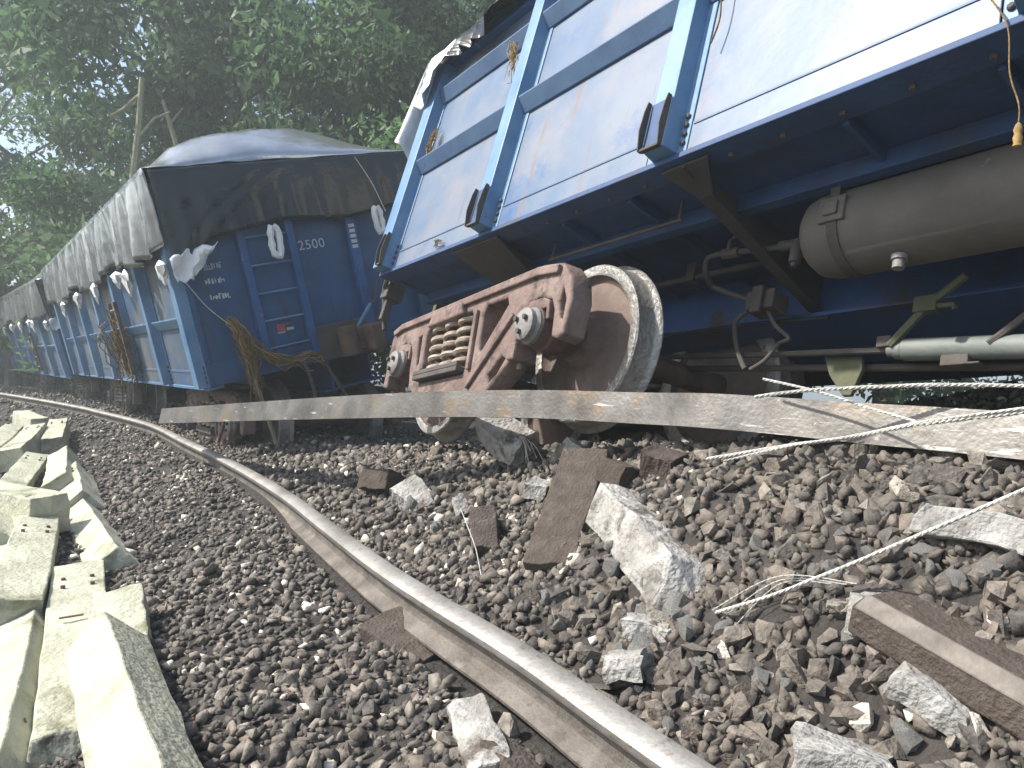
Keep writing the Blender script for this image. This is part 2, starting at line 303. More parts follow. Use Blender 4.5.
# ---------------------------------------------------------------- gondola wagons (local: x along, y from near side to far side, z up)
H, W, LEN = 1.87, 2.7, 8.5
def hat(mb, u, side, z0, z1, hw=.058, d=.09, fl=.115):
    s = 1 if side == 0 else -1; y = 0 if side == 0 else W
    pr = [(-fl, 0), (-fl, .009), (-hw - .012, .009), (-hw, d), (hw, d), (hw + .012, .009), (fl, .009), (fl, 0)]
    mb.prism([(u + a, y - s * b) for a, b in pr], 2, z0, z1)
BOLT = MB().lathe([(.013, .001), (.013, -.010), (.009, -.014), (.001, -.014)], 1, (0, 0, 0), 6).obj('bolt', M['dust_steel']).data
bpy.data.objects.remove(bpy.data.objects['bolt'])
def build_wagon(mw, sgn, label, group, side_mat, rib_w, post_mat, hero):
    """sgn=+1: runs from u=0 to LEN, -1: from -LEN to 0; the end at u=0 is the detailed one"""
    root = empty('gondola_wagon', mw, label, 'wagon', group)
    ua, ub = (0, LEN) if sgn > 0 else (-LEN, 0)
    posts = [sgn * (1.42 * i) for i in range(7)]
    posts[0] = sgn * .09; posts[6] = sgn * (LEN - .09)
    for side in (0, 1):
        y = 0 if side == 0 else W; s = 1 if side == 0 else -1
        Y = lambda a, b: (min(y - s * a, y - s * b), max(y - s * a, y - s * b))    # distances outward of the sheet
        for i in range(6):
            a, b = sorted((posts[i], posts[i + 1]))
            y0, y1 = Y(-.005, 0)
            MB().box((a, y0, .145), (b, y1, H - .1)).obj('side_panel', side_mat, root)
            if side == 0 or i < 6:
                y0, y1 = Y(0, .008)
                MB().box((a + .12, y0, .0), (b - .12, y1, .150)).obj('sill_plate', side_mat, root, bevel=.003)
            y0, y1 = Y(.0081, .0125); MB().box((a + .13, y0, .128), (b - .13, y1, .137)).obj('weld_seam', M['slate'], root)
            for wv in rib_w:
                rb = MB(); q = .001; d = .078 if hero else .06
                rb.prism([(y - s * c, wv + e) for c, e in ((q, .034), (d, .034), (d, .022), (.016, -.062), (q, -.062))], 0, a + .062, b - .062).obj('side_rib', M['slate'] if hero else post_mat, root, bevel=.003)
        for i, u in enumerate(posts):
            p = MB(); hat(p, u, side, .002, H - .1, hw=.075 if i in (0, 6) else .058)
            po = p.obj('side_post', post_mat, root, bevel=.004)
            if side == 0 and (hero and i < 4 or not hero and i < 3):
                for q in (-.09, .09):
                    for k in range(4): y0, y1 = Y(.009, .021); bo = link('bolt', BOLT, po); bo.location = (u + q, y - s * .009, .046 + k * .045); bo.scale = (1, s, 1)
            if hero and side == 0:
                pk = MB(); y0, y1 = Y(.09, .094); hw = .03 if i == 0 else .055; uu = u + (.055 if i == 0 else -.01); t = .007
                pk.box((uu - hw, y0, .0), (uu + hw, y1, .25)).obj('pocket_back', M['under'], po)
                pk = MB()
                for e0 in (uu - hw - t, uu + hw): pk.prism([(-.0945, .0), (-.118, .0), (-.135, .10), (-.128, .20), (-.118, .255), (-.0945, .255)], 0, e0, e0 + t)
                pk.box((uu - hw, -.112, .0), (uu + hw, -.0945, .012))
                pk.obj('stake_pocket', M['dust_steel'], root, bevel=.002)
        y0, y1 = Y(-.06, .06); MB().box((ua, y0, H - .1), (ub, y1, H)).obj('top_rail', M['blue'] if hero else post_mat, root, bevel=.012)
        y0, y1 = Y(-.12, .02); MB().box((ua, y0, -.03), (ub, y1, -.001)).obj('side_sill', M['under'] if hero else post_mat, root, bevel=.004)
    # ends
    for e in (0, 1):
        u0 = 0 if e == 0 else sgn * LEN; s = sgn if e == 0 else -sgn      # s points inward
        U = lambda a, b: tuple(sorted((u0 - s * a, u0 - s * b)))
        x0, x1 = U(-.006, 0); MB().box((x0, .006, .2), (x1, W - .006, H - .1)).obj('end_panel', M['deep_blue'], root)
        x0, x1 = U(-.02, .03); MB().box((x0, .0, .0), (x1, W, .205)).obj('end_sill', M['deep_blue'], root, bevel=.006)
        x0, x1 = U(-.06, .06); MB().box((x0, .061, H - .1), (x1, W - .061, H)).obj('end_rail', M['deep_blue'], root, bevel=.012)
        for v, hw in ((.0, .05), (1.62, .05), (2.25, .04), (2.65, .05)) if e == 0 else ((.5, .05), (1.1, .05), (1.65, .05), (2.2, .05)):
            x0, x1 = U(.0, .07 if v not in (0,) else .035); po = MB().box((x0, max(v - hw, .001), .206), (x1, v + hw, H - .101)).obj('end_post', M['blue'] if v == 1.62 else M['deep_blue'], root, bevel=.006)
        if e == 0:
            ld = MB()
            for v in (.545, 1.0):
                x0, x1 = U(.0, .075); ld.box((x0, v - .035, .09), (x1, v + .035, H - .101))
            ld = ld.obj('ladder', M['blue'], root, bevel=.005)
            for wv in (.22, .47, .72, .975, 1.23, 1.48):
                x0, x1 = U(.035, .055); MB().tube([((x0 + x1) / 2, .56, wv), ((x0 + x1) / 2, .985, wv)], .011, 6).obj('rung', M['pale_blue'], ld, smooth=True)
    # underframe
    MB().box((ua + .01, .01, .012), (ub - .01, W - .01, .03)).obj('floor_sheet', M['under'], root)
    for v in (.42, 2.2): MB().box((ua + .05, v - .03, -.075), (ub - .05, v + .03, .011)).obj('stringer', M['under'], root, bevel=.004)
    cs = MB()
    cs.box((ua + .05, 1.13, -.30), (ub - .05, 1.15, .011)).box((ua + .05, 1.55, -.30), (ub - .05, 1.57, .011))
    cs.box((ua + .05, 1.04, -.322), (ub - .05, 1.66, -.301)).obj('centre_sill', M['sill_blue'], root, bevel=.004)
    for u in (sgn * 1.27, sgn * (LEN - 1.27)):
        b = MB(); b.prism([(.125, -.002), (.125, -.07), (1.12, -.27), (1.12, -.002)], 0, u - .13, u - .11).prism([(.125, -.002), (.125, -.07), (1.12, -.27), (1.12, -.002)], 0, u + .11, u + .13)
        b.prism([(2.58, -.002), (2.58, -.07), (1.58, -.27), (1.58, -.002)], 0, u - .13, u + .13)
        vs = [(u - .25, .02, -.031), (u + .25, .02, -.031), (u + .17, .5, -.145), (u + .16, 1.12, -.27), (u - .16, 1.12, -.27), (u - .17, .5, -.145)]
        b.add(vs + [(x, y, z - .014) for x, y, z in vs], [tuple(range(6)), tuple(range(11, 5, -1))] + [(i, 6 + i, 6 + (i + 1) % 6, (i + 1) % 6) for i in range(6)])
        b.obj('body_bolster', M['bearer'], root, bevel=.003)
    for i in (2, 3, 4):
        u = sgn * 1.42 * i + sgn * .09; b = MB()
        for v0, v1 in ((.02, 1.12), (W - .02, 1.58)):
            b.prism([(v0, -.031), (v0, -.06), (v1, -.26), (v1, .008)][:: 1 if v0 < v1 else -1], 0, u - .006, u + .006)
            d = 1 if v1 > v0 else -1
            vs = [(u - .13, v0, -.034), (u + .13, v0, -.034), (u + .038, v0 + d * .17, -.094), (u + .03, v1, -.262), (u - .03, v1, -.262), (u - .038, v0 + d * .17, -.094)]
            b.add(vs + [(x, y, z - .012) for x, y, z in vs], [tuple(range(6)), tuple(range(11, 5, -1))] + [(k, 6 + k, 6 + (k + 1) % 6, (k + 1) % 6) for k in range(6)])
        b.obj('cross_bearer', M['bearer'], root, bevel=.002)
    # coupler at the u=0 end
    k = -sgn
    c = MB(); c.box(tuple(np.minimum((k * .03, 1.24, .04), (k * .40, 1.24, .04))), tuple(np.maximum((k * .03, 1.46, .26), (k * .40, 1.46, .26)))); cp = c.obj('coupler', M['rust_dark'], root, bevel=.03)
    kn = MB(); kn.tube([(k * .36, 1.22, .02), (k * .36, 1.22, .29)], .09, 10).obj('knuckle', M['rust_dark'], cp, smooth=True)
    kn = MB(); kn.box((min(k * .36, k * .56), 1.36, .02), (max(k * .36, k * .56), 1.50, .28)).obj('coupler_jaw', M['rust_dark'], cp, bevel=.03)
    kn = MB(); kn.box((min(k * .031, k * .06), 1.0, -.01), (max(k * .031, k * .06), 1.72, .33)).obj('striker_plate', M['dust_steel'], root, bevel=.01)
    return root

MW1 = frame((-1.02135, 5.5, 1.62584), R(35.5717), R(4.8056), R(17.3818))
MW2 = frame((-2.63992, 6.4, .680167), R(37.407), R(.3032), R(-16.464))
w1 = build_wagon(MW1, 1, 'near blue gondola wagon tipped away from the camera with its dark underside exposed', 'derailed gondola wagons', M['faded'], (.85, 1.48), M['pale_blue'], True)
w2 = build_wagon(MW2, -1, 'blue gondola wagon leaning towards the rail with 2500 and a ladder on its end', 'derailed gondola wagons', M['faded_dirty'], (.61,), M['pale_blue'], False)

# --- details of the near wagon's underside
tk = MB(); r = .18
tk.lathe([(.001, 3.20), (.07, 3.205), (.13, 3.225), (.165, 3.26), (r, 3.31), (r, 4.7), (.165, 4.75), (.13, 4.79), (.001, 4.81)], 0, (0, .6, -.19), 40)
tank = tk.obj('air_tank', M['tank'], w1, smooth=True)
for u in (3.40, 4.52):
    st = MB(); st.lathe([(r + .001, u - .022), (r + .006, u - .022), (r + .006, u + .022), (r + .001, u + .022)], 0, (0, .6, -.19), 40)
    st.box((u - .02, .42, -.16), (u + .02, .428, .012)); so = st.obj('tank_strap', M['dust_steel'], tank, smooth=True)
    MB().box((u - .055, .408, -.235), (u + .055, .426, -.125)).box((u - .03, .395, -.21), (u + .03, .408, -.15)).obj('strap_clamp', M['tank'], so, bevel=.005)
MB().lathe([(.001, -.42), (.022, -.42), (.022, -.385), (.03, -.385), (.03, -.365)], 2, (3.62, .56, 0), 10).obj('drain_plug', M['cap'], tank, smooth=True)
pp = [(3.22, .62, -.185), (3.0, .62, -.160), (2.77, .62, -.133), (2.66, .62, -.122), (2.60, .63, -.125), (2.575, .65, -.145), (2.56, .68, -.175), (2.53, .78, -.20), (2.66, .81, -.26), (2.79, .83, -.31)]
pi = MB().tube(catmull3(pp, 4), .0145, 10).obj('brake_pipe', M['dust_steel'], w1, smooth=True)
v = MB(); v.tube([(2.70, .62, -.128), (2.80, .62, -.137)], .026, 8).tube([(2.75, .60, -.13), (2.75, .60, -.075)], .013, 8).tube([(2.75, .6, -.075), (2.81, .58, -.055), (2.87, .57, -.055)], .007, 6).obj('cock_valve', M['dust_steel'], pi, smooth=True)
v = MB(); v.tube([(3.03, .62, -.160), (3.20, .62, -.183)], .026, 10).tube([(3.13, .61, -.165), (3.13, .60, -.275)], [.03, .026], 10).tube([(3.13, .6, -.275), (3.13, .6, -.295)], .013, 8).obj('pipe_tee', M['dust_steel'], pi, smooth=True)
MB().box((2.74, .80, -.36), (2.90, .93, -.26)).box((2.79, .77, -.39), (2.85, .80, -.25)).obj('junction_block', M['dust_steel'], w1, bevel=.008)
MB().tube(catmull3([(2.753, .86, -.31), (2.66, .86, -.375), (2.664, .85, -.43), (2.70, .85, -.54), (2.755, .85, -.633), (2.772, .85, -.655)], 4), .013, 8).obj('brake_hose', M['dust_steel'], w1, smooth=True)
MB().tube(catmull3([(2.84, .85, -.35), (2.90, .85, -.44), (2.985, .85, -.515), (2.96, .85, -.53), (2.93, .85, -.545), (2.876, .85, -.617), (2.80, .85, -.66)], 4), .010, 8).obj('brake_hose', M['dust_steel'], w1, smooth=True)
MB().tube([(1.9, .9, -.50), (2.8, .9, -.565), (3.443, .9, -.602)], .015, 8).obj('brake_rod', M['dust_steel'], w1, smooth=True)
MB().tube([(2.0, 1.0, -.54), (2.966, 1.0, -.608), (3.714, 1.0, -.661), (4.9, 1.0, -.74)], .017, 8).obj('brake_rod', M['dust_steel'], w1, smooth=True)
cy = MB().tube([(3.47, .9, -.604), (3.50, .9, -.606)], .04, 16).tube([(3.505, .9, -.607), (4.9, .9, -.70)], .046, 20).tube([(3.44, .9, -.602), (3.47, .9, -.604)], .03, 14).obj('slack_adjuster', M['grey_green'], w1, smooth=True)
MB().box((3.66, .87, -.70), (3.76, .93, -.655)).box((3.74, .87, -.70), (3.80, .95, -.69)).obj('adjuster_bracket', M['dust_steel'], cy, bevel=.004)
MB().prism([(3.12, -.585), (3.30, -.60), (3.31, -.66), (3.275, -.78), (3.235, -.78), (3.16, -.68)], 1, .94, .965).obj('brake_lever_bracket', M['green_steel'], w1, bevel=.004)
lv = MB().tube([(3.46, .86, -.60), (3.59, .85, -.455), (3.74, .83, -.345)], .017, 6).obj('brake_lever', M['green_steel'], w1, smooth=True)
MB().box((3.55, .83, -.475), (3.64, .88, -.405)).tube([(3.6, .85, -.45), (3.70, .84, -.46), (3.71, .84, -.48)], .012, 6).obj('lever_bracket', M['green_steel'], lv, bevel=.006)
MB().box((3.40, .86, -.60), (3.46, .93, -.55)).obj('rod_clevis', M['dust_steel'], lv, bevel=.006)
MB().tube([(3.83, .86, -.63), (3.95, .86, -.525), (4.2, .84, -.3)], .013, 6).obj('hanger_rod', M['dust_steel'], w1, smooth=True)

MB().tube([(.3, .86, -.06), (1.9, .86, -.07), (5.5, .86, -.08), (8.2, .86, -.06)], .017, 8).obj('train_pipe', M['dust_steel'], w1, smooth=True)
MB().tube([(1.7, .30, -.10), (2.7, .30, -.10)], .010, 6).tube([(1.72, .30, -.10), (1.72, .30, .01)], .008, 6).tube([(2.68, .30, -.10), (2.68, .30, .01)], .008, 6).obj('hand_rod', M['dust_steel'], w1, smooth=True)
for k in range(14):
    u = 1.7 + k * .24
    bo = link('bolt', BOLT, w1); bo.matrix_local = Matrix.Translation((u, .07, -.032)) @ Matrix.Rotation(R(90), 4, 'X')
for u in (2.0, 2.5, 3.6, 4.1): MB().box((u - .012, .125, -.045), (u + .012, 1.12, .0105)).obj('floor_bearer', M['under'], w1, bevel=.003)
for u in (2.3, 3.4): MB().box((u - .03, .83, -.10), (u + .03, .845, .011)).box((u - .03, .845, -.10), (u + .03, .89, -.092)).obj('pipe_clip', M['dust_steel'], w1)
MB().tube(catmull3([(1.85, .95, -.33), (2.2, .93, -.37), (2.6, .95, -.36), (3.1, .96, -.38)], 5), .009, 6).obj('air_line', M['rubber'], w1, smooth=True)

# --- lettering and brake gear on the 2500 wagon's end
def text(body, size, loc, m, parent, name='stencil_number'):
    cu = bpy.data.curves.new('t', 'FONT'); cu.body = body; cu.size = size; cu.extrude = .001; cu.space_character = 1.1
    o = bpy.data.objects.new('t', cu); col.objects.link(o); dg = bpy.context.evaluated_depsgraph_get()
    me = bpy.data.meshes.new_from_object(o.evaluated_get(dg)); bpy.data.objects.remove(o); me.materials.clear(); me.materials.append(m)
    me.transform(Matrix(((0, 0, 1, loc[0]), (1, 0, 0, loc[1]), (0, 1, 0, loc[2]), (0, 0, 0, 1))))
    return link(name, me, parent)
text('2500', .125, (.004, 1.075, 1.055), M['print'], w2)
rr = random.Random(3)
for row, (z, m_) in enumerate(((1.0, 'print_faint'), (.875, 'print'), (.735, 'print'))):     # worn past reading: broken stencil strokes
    mb = MB(); y = .165 + .01 * row
    while y < .165 + .01 * row + .165:
        hgt = rr.uniform(.035, .055); mb.box((.003, y, z + rr.uniform(0, .01)), (.005, y + rr.uniform(.006, .018), z + hgt))
        if rr.random() < .6: zz = z + rr.choice((0, .022, .045)); mb.box((.0031, y, zz), (.0051, y + .026, zz + .010))
        y += rr.uniform(.019, .03)
    mb.obj('worn_stencil', M[m_], w2)
mb = MB()
for k in range(5): mb.box((.0711, 1.59, 1.0 + k * .05), (.0735, 1.65, 1.032 + k * .05))
mb.obj('stencil_bars', M['print'], w2)
MB().box((.003, .70, .345), (.005, .775, .42)).box((.0031, .79, .405), (.0051, .85, .42)).obj('worn_emblem', M['print_red'], w2)
MB().box((.003, .70, .335), (.0049, .77, .345)).box((.0031, .79, .35), (.0051, .855, .375)).obj('worn_emblem', M['print'], w2)
MB().tube([(.25, 1.692, .655), (.25, 1.60, .455), (.25, 1.55, .44)], .012, 6).obj('uncoupling_rod', M['dust_steel'], w2, smooth=True)
MB().tube([(.25, 1.56, .445), (.25, 1.312, .19)], .02, 8).obj('uncoupling_lever', M['pale_blue'], w2, smooth=True)
# ladder on the long side of the 2500 wagon
ld = MB()
for u in (-2.62, -2.98): ld.box((u - .02, -.14, .1), (u + .02, -.10, .95))
ld = ld.obj('side_ladder', M['rust_dark'], w2, bevel=.004)
for k in range(4): MB().tube([(-2.96, -.12, .2 + k * .22), (-2.64, -.12, .2 + k * .22)], .014, 6).obj('rung', M['pale_blue'], ld, smooth=True)
# end gear of the near wagon seen past its corner
MB().tube([(-.02, .06, -.02), (-.12, .10, -.05), (-.14, .16, -.22), (-.12, .2, -.36)], .018, 8).obj('hand_brake_link', M['dust_steel'], w1, smooth=True)
MB().box((-.16, .10, -.13), (-.05, .24, .01)).box((-.13, .13, -.30), (-.08, .19, -.13)).obj('hand_brake_bracket', M['dust_steel'], w1, bevel=.008)
MB().box((-.08, .52, -.17), (-.03, .60, .0)).box((-.07, .54, -.30), (-.04, .58, -.17)).obj('hose_bracket', M['green_steel'], w1, bevel=.008)
for k in range(5): MB().lathe([(.001, -.04), (.013, -.04), (.013, 0), (.001, 0)], 0, (0, .02 + (k % 2) * .03, .03 + k * .05), 8).obj('corner_bolt', M['cap'], w1)

# ---------------------------------------------------------------- bogies (origin midway between wheels at axle height)
def build_bogie(mw, label, group):
    root = empty('bogie', mw, label, 'bogie', group)
    outer = [(-1.07, .10), (-1.05, .22), (-.98, .285), (-.86, .315), (.80, .328), (.97, .30), (1.06, .21), (1.085, .10), (1.06, -.07), (1.0, -.09), (.955, -.07), (.95, .06), (.915, .125), (.80, .15), (.69, .125), (.65, .06), (.645, -.06), (.60, -.16), (.40, -.31), (.24, -.36), (-.28, -.36), (-.45, -.30), (-.62, -.17), (-.655, -.06), (-.66, .06), (-.70, .125), (-.80, .15), (-.91, .125), (-.945, .06), (-.95, -.07), (-1.0, -.09), (-1.06, -.07)]
    tri = [(.49, .215), (.28, .215), (.255, .17), (.25, -.03), (.275, -.055), (.30, -.04), (.51, .175)]
    win = [(-.44, .20), (.10, .215), (.135, .17), (.14, -.10), (.11, -.16), (-.43, -.16), (-.47, -.10), (-.475, .16)]
    low = [(.40, -.20), (.52, -.11), (.56, -.13), (.50, -.20), (.42, -.245)]
    slot = [(1.0, .17), (1.035, .10), (1.03, .0), (1.0, .02), (.985, .10)]
    ltri = [(-.60, .16), (-.545, .17), (-.53, -.02), (-.565, -.04)]
    for s in (-1, 1):
        v0, v1 = sorted((s * .73, s * .86))
        sf = outline_plate('side_frame', outer, [tri, win, low, slot, ltri], v0, v1, M['rust_pink'], root, .016)
        rib = MB()
        for a, b in (((.20, -.25), (.60, .10)), ((.19, .20), (.19, -.15))):
            d = Vector((b[0] - a[0], b[1] - a[1])).normalized() * .018; p = (-d.y, d.x)
            rib.prism([(a[0] - p[0], a[1] - p[1]), (b[0] - p[0], b[1] - p[1]), (b[0] + p[0], b[1] + p[1]), (a[0] + p[0], a[1] + p[1])], 1, *sorted((s * .858, s * .882)))
        rib.prism([(-1.0, .262), (-.86, .295), (.80, .31), (.98, .28), (.97, .24), (.80, .262), (-.85, .25), (-.98, .225)], 1, *sorted((s * .858, s * .885)))
        rib.obj('cast_rib', M['rust_pink'], sf, bevel=.008)
        cm = MB()
        for k in range(9):
            t = k / 9; cx, cz = .34 + .24 * t, -.12 + .21 * t
            if k not in (3,): cm.box((cx - .008, *sorted((s * .860, s * .867))[:1], cz - .018), (cx + .008, sorted((s * .860, s * .867))[1], cz + .018))
        cm.obj('cast_mark', M['rust_dark'], sf)
        for i, u in enumerate((-.34, -.17, .0)):
            for j, vv in enumerate((.80, .66)):
                if j and i == 1: continue
                hp = [(u + .066 * math.cos(t), s * vv + .06 * math.sin(t), -.12 + .31 * t / (2 * math.pi * 5)) for t in np.linspace(0, 2 * math.pi * 5, 72)]
                MB().tube(hp, .0165, 6).obj('coil_spring', M['spring'], root, smooth=True)
        se = MB().box((-.47, min(s * .58, s * .91), -.155), (.12, max(s * .58, s * .91), -.125)); se.box((-.47, min(s * .89, s * .91), -.125), (.12, max(s * .89, s * .91), -.095)).obj('spring_seat', M['dust_steel'], root, bevel=.006)
        MB().prism([(-.40, .185), (.06, .195), (.03, .275), (-.36, .265)], 1, *sorted((s * .60, s * .90))).obj('bolster_end', M['rust_pink'], root, bevel=.012)
        for u in (-.8, .8):
            a = s
            be = MB().lathe([(.001, a * .70), (.105, a * .70), (.112, a * .72), (.112, a * .80), (.100, a * .815), (.100, a * .87), (.001, a * .87)], 1, (u, 0, 0), 28).obj('bearing', M['rust_dark'], root, smooth=True)
            MB().lathe([(.094, a * .868), (.094, a * .885), (.082, a * .90), (.082, a * .925), (.072, a * .933), (.04, a * .938), (.001, a * .938)], 1, (u, 0, 0), 28).obj('bearing_cap', M['cap'], be, smooth=True)
            bt = MB()
            for k in range(3):
                t = 2 * math.pi * k / 3 + .5; c = (u + .045 * math.cos(t), 0, .045 * math.sin(t))
                bt.lathe([(.001, a * .955), (.014, a * .955), (.014, a * .935)], 1, c, 6)
            bt.obj('cap_bolts', M['dust_steel'], be)
            MB().prism([(u - .13, .02), (u - .12, .115), (u - .06, .14), (u + .06, .14), (u + .12, .115), (u + .13, .02), (u + .105, .02), (u + .10, .08), (u - .10, .08), (u - .105, .02)], 1, *sorted((a * .73, a * .87))).obj('bearing_adapter', M['rust_pink'], root, bevel=.006)
            ret = MB().box((u - .16, min(a * .76, a * .90), -.16), (u - .09, max(a * .76, a * .90), -.07)).tube([(u - .125, a * .83, -.16), (u - .125, a * .83, -.20)], .02, 6).obj('retainer_bolt', M['rust_pink'], root, bevel=.01)
            # wheel
            wl = MB(); n = 56
            wl.lathe([(.075, a * .62), (.115, a * .615), (.125, a * .58), (.15, a * .545), (.24, a * .525), (.33, a * .515), (.355, a * .535), (.362, a * .556)], 1, (u, 0, 0), n)
            k0 = len(wl.f); wl.cur = 1
            wl.lathe([(.362, a * .556), (.372, a * .56), (.41, a * .56), (.418, a * .552), (.420, a * .46), (.428, a * .448), (.444, a * .440), (.450, a * .430), (.447, a * .422), (.43, a * .418), (.372, a * .418), (.36, a * .425)], 1, (u, 0, 0), n)
            wl.cur = 0
            wl.lathe([(.36, a * .425), (.34, a * .46), (.24, a * .475), (.14, a * .47), (.115, a * .44), (.075, a * .435)], 1, (u, 0, 0), n)
            wl.obj('wheel', [M['wheel'], M['tread']], root, smooth=True)
    for u in (-.8, .8):
        MB().lathe([(.07, -.69), (.078, -.62), (.078, -.43), (.068, -.35), (.068, .35), (.078, .43), (.078, .62), (.07, .69)], 1, (u, 0, 0), 20).obj('axle', M['rust_dark'], root, smooth=True)
        s = 1 if u > 0 else -1
        MB().prism([(-.60, -.05), (.60, -.05), (.60, .03), (.05, .10), (-.05, .10), (-.60, .03)], 2, -.09, -.02).obj('brake_beam', M['rust_dark'], root).matrix_local = Matrix.Translation((s * .28, 0, 0)) @ Matrix.Rotation(R(90), 4, 'Z')
    MB().box((-.33, -.60, .14), (0, .60, .30)).lathe([(.001, .38), (.17, .38), (.17, .30)], 2, (-.16, 0, 0), 20).obj('bolster', M['rust_dark'], root, bevel=.015)
    return root
MB1 = frame((.396, 4.692, .877), R(32.1615), R(7.0136), R(10.8787))
b1 = build_bogie(MB1, 'rusty pink bogie with exposed coil springs and a big tilted wheel under the near wagon', 'wagon bogies')
def place_bogie(src, MW, u, z, lab, roll=0):
    c = MW @ Vector((u, 1.35, 0)); yaw = math.atan2(MW[0][0], -MW[1][0]); b = copy_tree(src)
    b.matrix_world = frame((c.x, c.y, z), yaw, 0, roll); b['label'] = lab; return b
place_bogie(b1, MW2, -1.5, .36, 'dusty bogie under the ladder end of the wagon marked 2500', R(-4))
place_bogie(b1, MW2, -6.9, .36, 'dusty bogie under the far end of the wagon marked 2500', R(-4))
from mathutils import noise as mnoise

# ---------------------------------------------------------------- tarpaulins
def sn(x, seed, n=5):
    r = np.random.default_rng(seed); return sum(r.uniform(.4, 1) / (1 + .5 * k) * np.sin(x * r.uniform(.7, 1.6) * (1 + k) + r.uniform(0, 6.28)) for k in range(n)) / 2.2
def build_tarp(mw, sgn, label, heap, hang_side, hang_end, mats, seed, end_v=(-.08, W + .08), end_bulge=.06, knots=(), pw=.85):
    us = np.linspace(-.07, LEN + .05, 150); nS = 16; nT = 26
    V = []; Fc = []; mi = []
    def fold(u, t, sd): return (t ** .6) * (.10 * sn(u * 5.5, sd) + .05 * sn(u * 13, sd + 1)) + .012 * sn(u * 23 + t * 9, sd + 2)
    rows = []
    for u in us:
        hs = hang_side(u); row = []
        for k in range(nS):                      # near hang, bottom up
            t = 1 - k / (nS - 1); z = H + .015 - hs * t
            row.append((u + .03 * t * sn(np.array(u * 5), seed + 5), -.075 - .03 * t - max(-.02 - .04 * t, fold(u, t, seed)) - .045, z))
        env = min(1, (u + .07) / .45) ** .7 * min(1, (LEN + .05 - u) / .9) ** .7
        if pw < .8: env = min(1, max(0, (u + .12) / .5)) ** .6
        for k in range(1, nT):
            v = -.08 + (W + .16) * k / nT; p = max(0., math.sin(math.pi * k / nT))
            if pw > .8:
                q = max(0., 1 - u / 2.2); p = p * (1 - q) + q * 1.12 * math.exp(-((v - .98) / .98) ** 2) * min(1., p * 3)
            row.append((u, v, H + .015 + heap * env * p ** pw * (1 + .18 * float(sn(np.array(u * 1.3 + v), seed + 7))) + .014 * float(sn(np.array(u * 11 + v * 5), seed + 3)) * p + .01 * float(sn(np.array(v * 15 - u * 6), seed + 4)) * p))
        for k in range(8):
            t = k / 7; row.append((u, W + .085 + .03 * t + max(-.02, float(fold(u, t, seed + 9))), H + .015 - hs * t))
        rows.append(row)
    n = len(rows[0])
    for row in rows: V += row
    for i in range(len(rows) - 1):
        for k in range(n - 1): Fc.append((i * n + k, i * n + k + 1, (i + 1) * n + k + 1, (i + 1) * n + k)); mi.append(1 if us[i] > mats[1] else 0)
    o = len(V); vs = np.linspace(end_v[0], end_v[1], 70); nE = 18
    for v in vs:
        he = hang_end(v)
        for k in range(nE):
            t = k / (nE - 1)
            cr = .035 * math.exp(-((v - .95 + 1.1 * t - .0) / .05) ** 2) + .03 * math.exp(-((v - 1.15 + 1.0 * t) / .04) ** 2)
            V.append(((-.085 if k else -.052) - end_bulge * t ** .8 - max(-.03, t * (.03 * float(sn(np.array(v * 8), seed + 11)) + .02 * float(sn(np.array(v * 21), seed + 12)))) - cr * min(1, t * 3), v, H + .02 - he * t))
    for i in range(len(vs) - 1):
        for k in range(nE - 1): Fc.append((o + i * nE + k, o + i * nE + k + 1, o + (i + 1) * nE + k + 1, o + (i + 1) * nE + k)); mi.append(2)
    if sgn < 0: V = [(-x, y, z) for x, y, z in V]
    me = bpy.data.meshes.new('tarpaulin'); me.from_pydata([tuple(map(float, p)) for p in V], [], Fc)
    for q in mats[0]: me.materials.append(q)
    me.polygons.foreach_set('material_index', mi); me.shade_smooth()
    root = tag(link('tarpaulin', me, None, 0, mw), label, 'tarpaulin', 'tarpaulins over the wagon loads')
    d = root.modifiers.new('solidify', 'SOLIDIFY'); d.thickness = .004
    for (u, v, z, s, ln, face) in knots:
        mb = MB(); prof = [(.02, -.12), (.5, -.02), (1., .12), (.95, .35), (.75, .6), (.35, .85), (.02, 1.)]
        vs_ = []; nn = 10
        for r_, a_ in prof:
            for k in range(nn):
                t = 2 * math.pi * k / nn; j = 1 + .38 * math.sin(k * 2.4 + a_ * 7 + u * 9)
                p, q = r_ * s * math.cos(t) * j, r_ * s * .45 * math.sin(t) * j
                vs_.append((u + p, v - .02 + q, z - a_ * ln) if face == 's' else (u - sgn * -.02 + q, v + p, z - a_ * ln))
        mb.add(vs_, [(i * nn + k, i * nn + (k + 1) % nn, (i + 1) * nn + (k + 1) % nn, (i + 1) * nn + k) for i in range(len(prof) - 1) for k in range(nn)])
        if face == 's': mb.obj('tied_corner', M['white_plastic'], root, smooth=True)
        else:
            lp = MB(); q = [(u + .03, v + s * .62 * math.sin(t) * (1 + .25 * math.sin(2 * t + v)), z - ln * .5 + ln * .45 * math.cos(t)) for t in np.linspace(.15, 6.13, 16)]
            lp.tube(q, [s * (.30 + .16 * abs(math.sin(1.5 * k + v))) for k in range(16)], 7).obj('tied_loop', M['white_plastic'], root, smooth=True)
    return root
kn = [(-.02, -.12, 1.12, .085, .20, 's'), (-1.30, -.16, 1.17, .085, .25, 's'), (-1.75, -.16, 1.20, .10, .17, 's'), (-3.2, -.17, 1.2, .075, .24, 's'), (-4.7, -.17, 1.2, .10, .21, 's'), (-6.4, -.17, 1.18, .08, .24, 's'), (.17, .80, 1.30, .075, .30, 'e'), (.17, 1.86, 1.36, .07, .27, 'e')]
def hs2(u): return .63 + .05 * math.sin(u * 4.4 + .5) ** 2 + .05 * math.sin(u * 2.1)
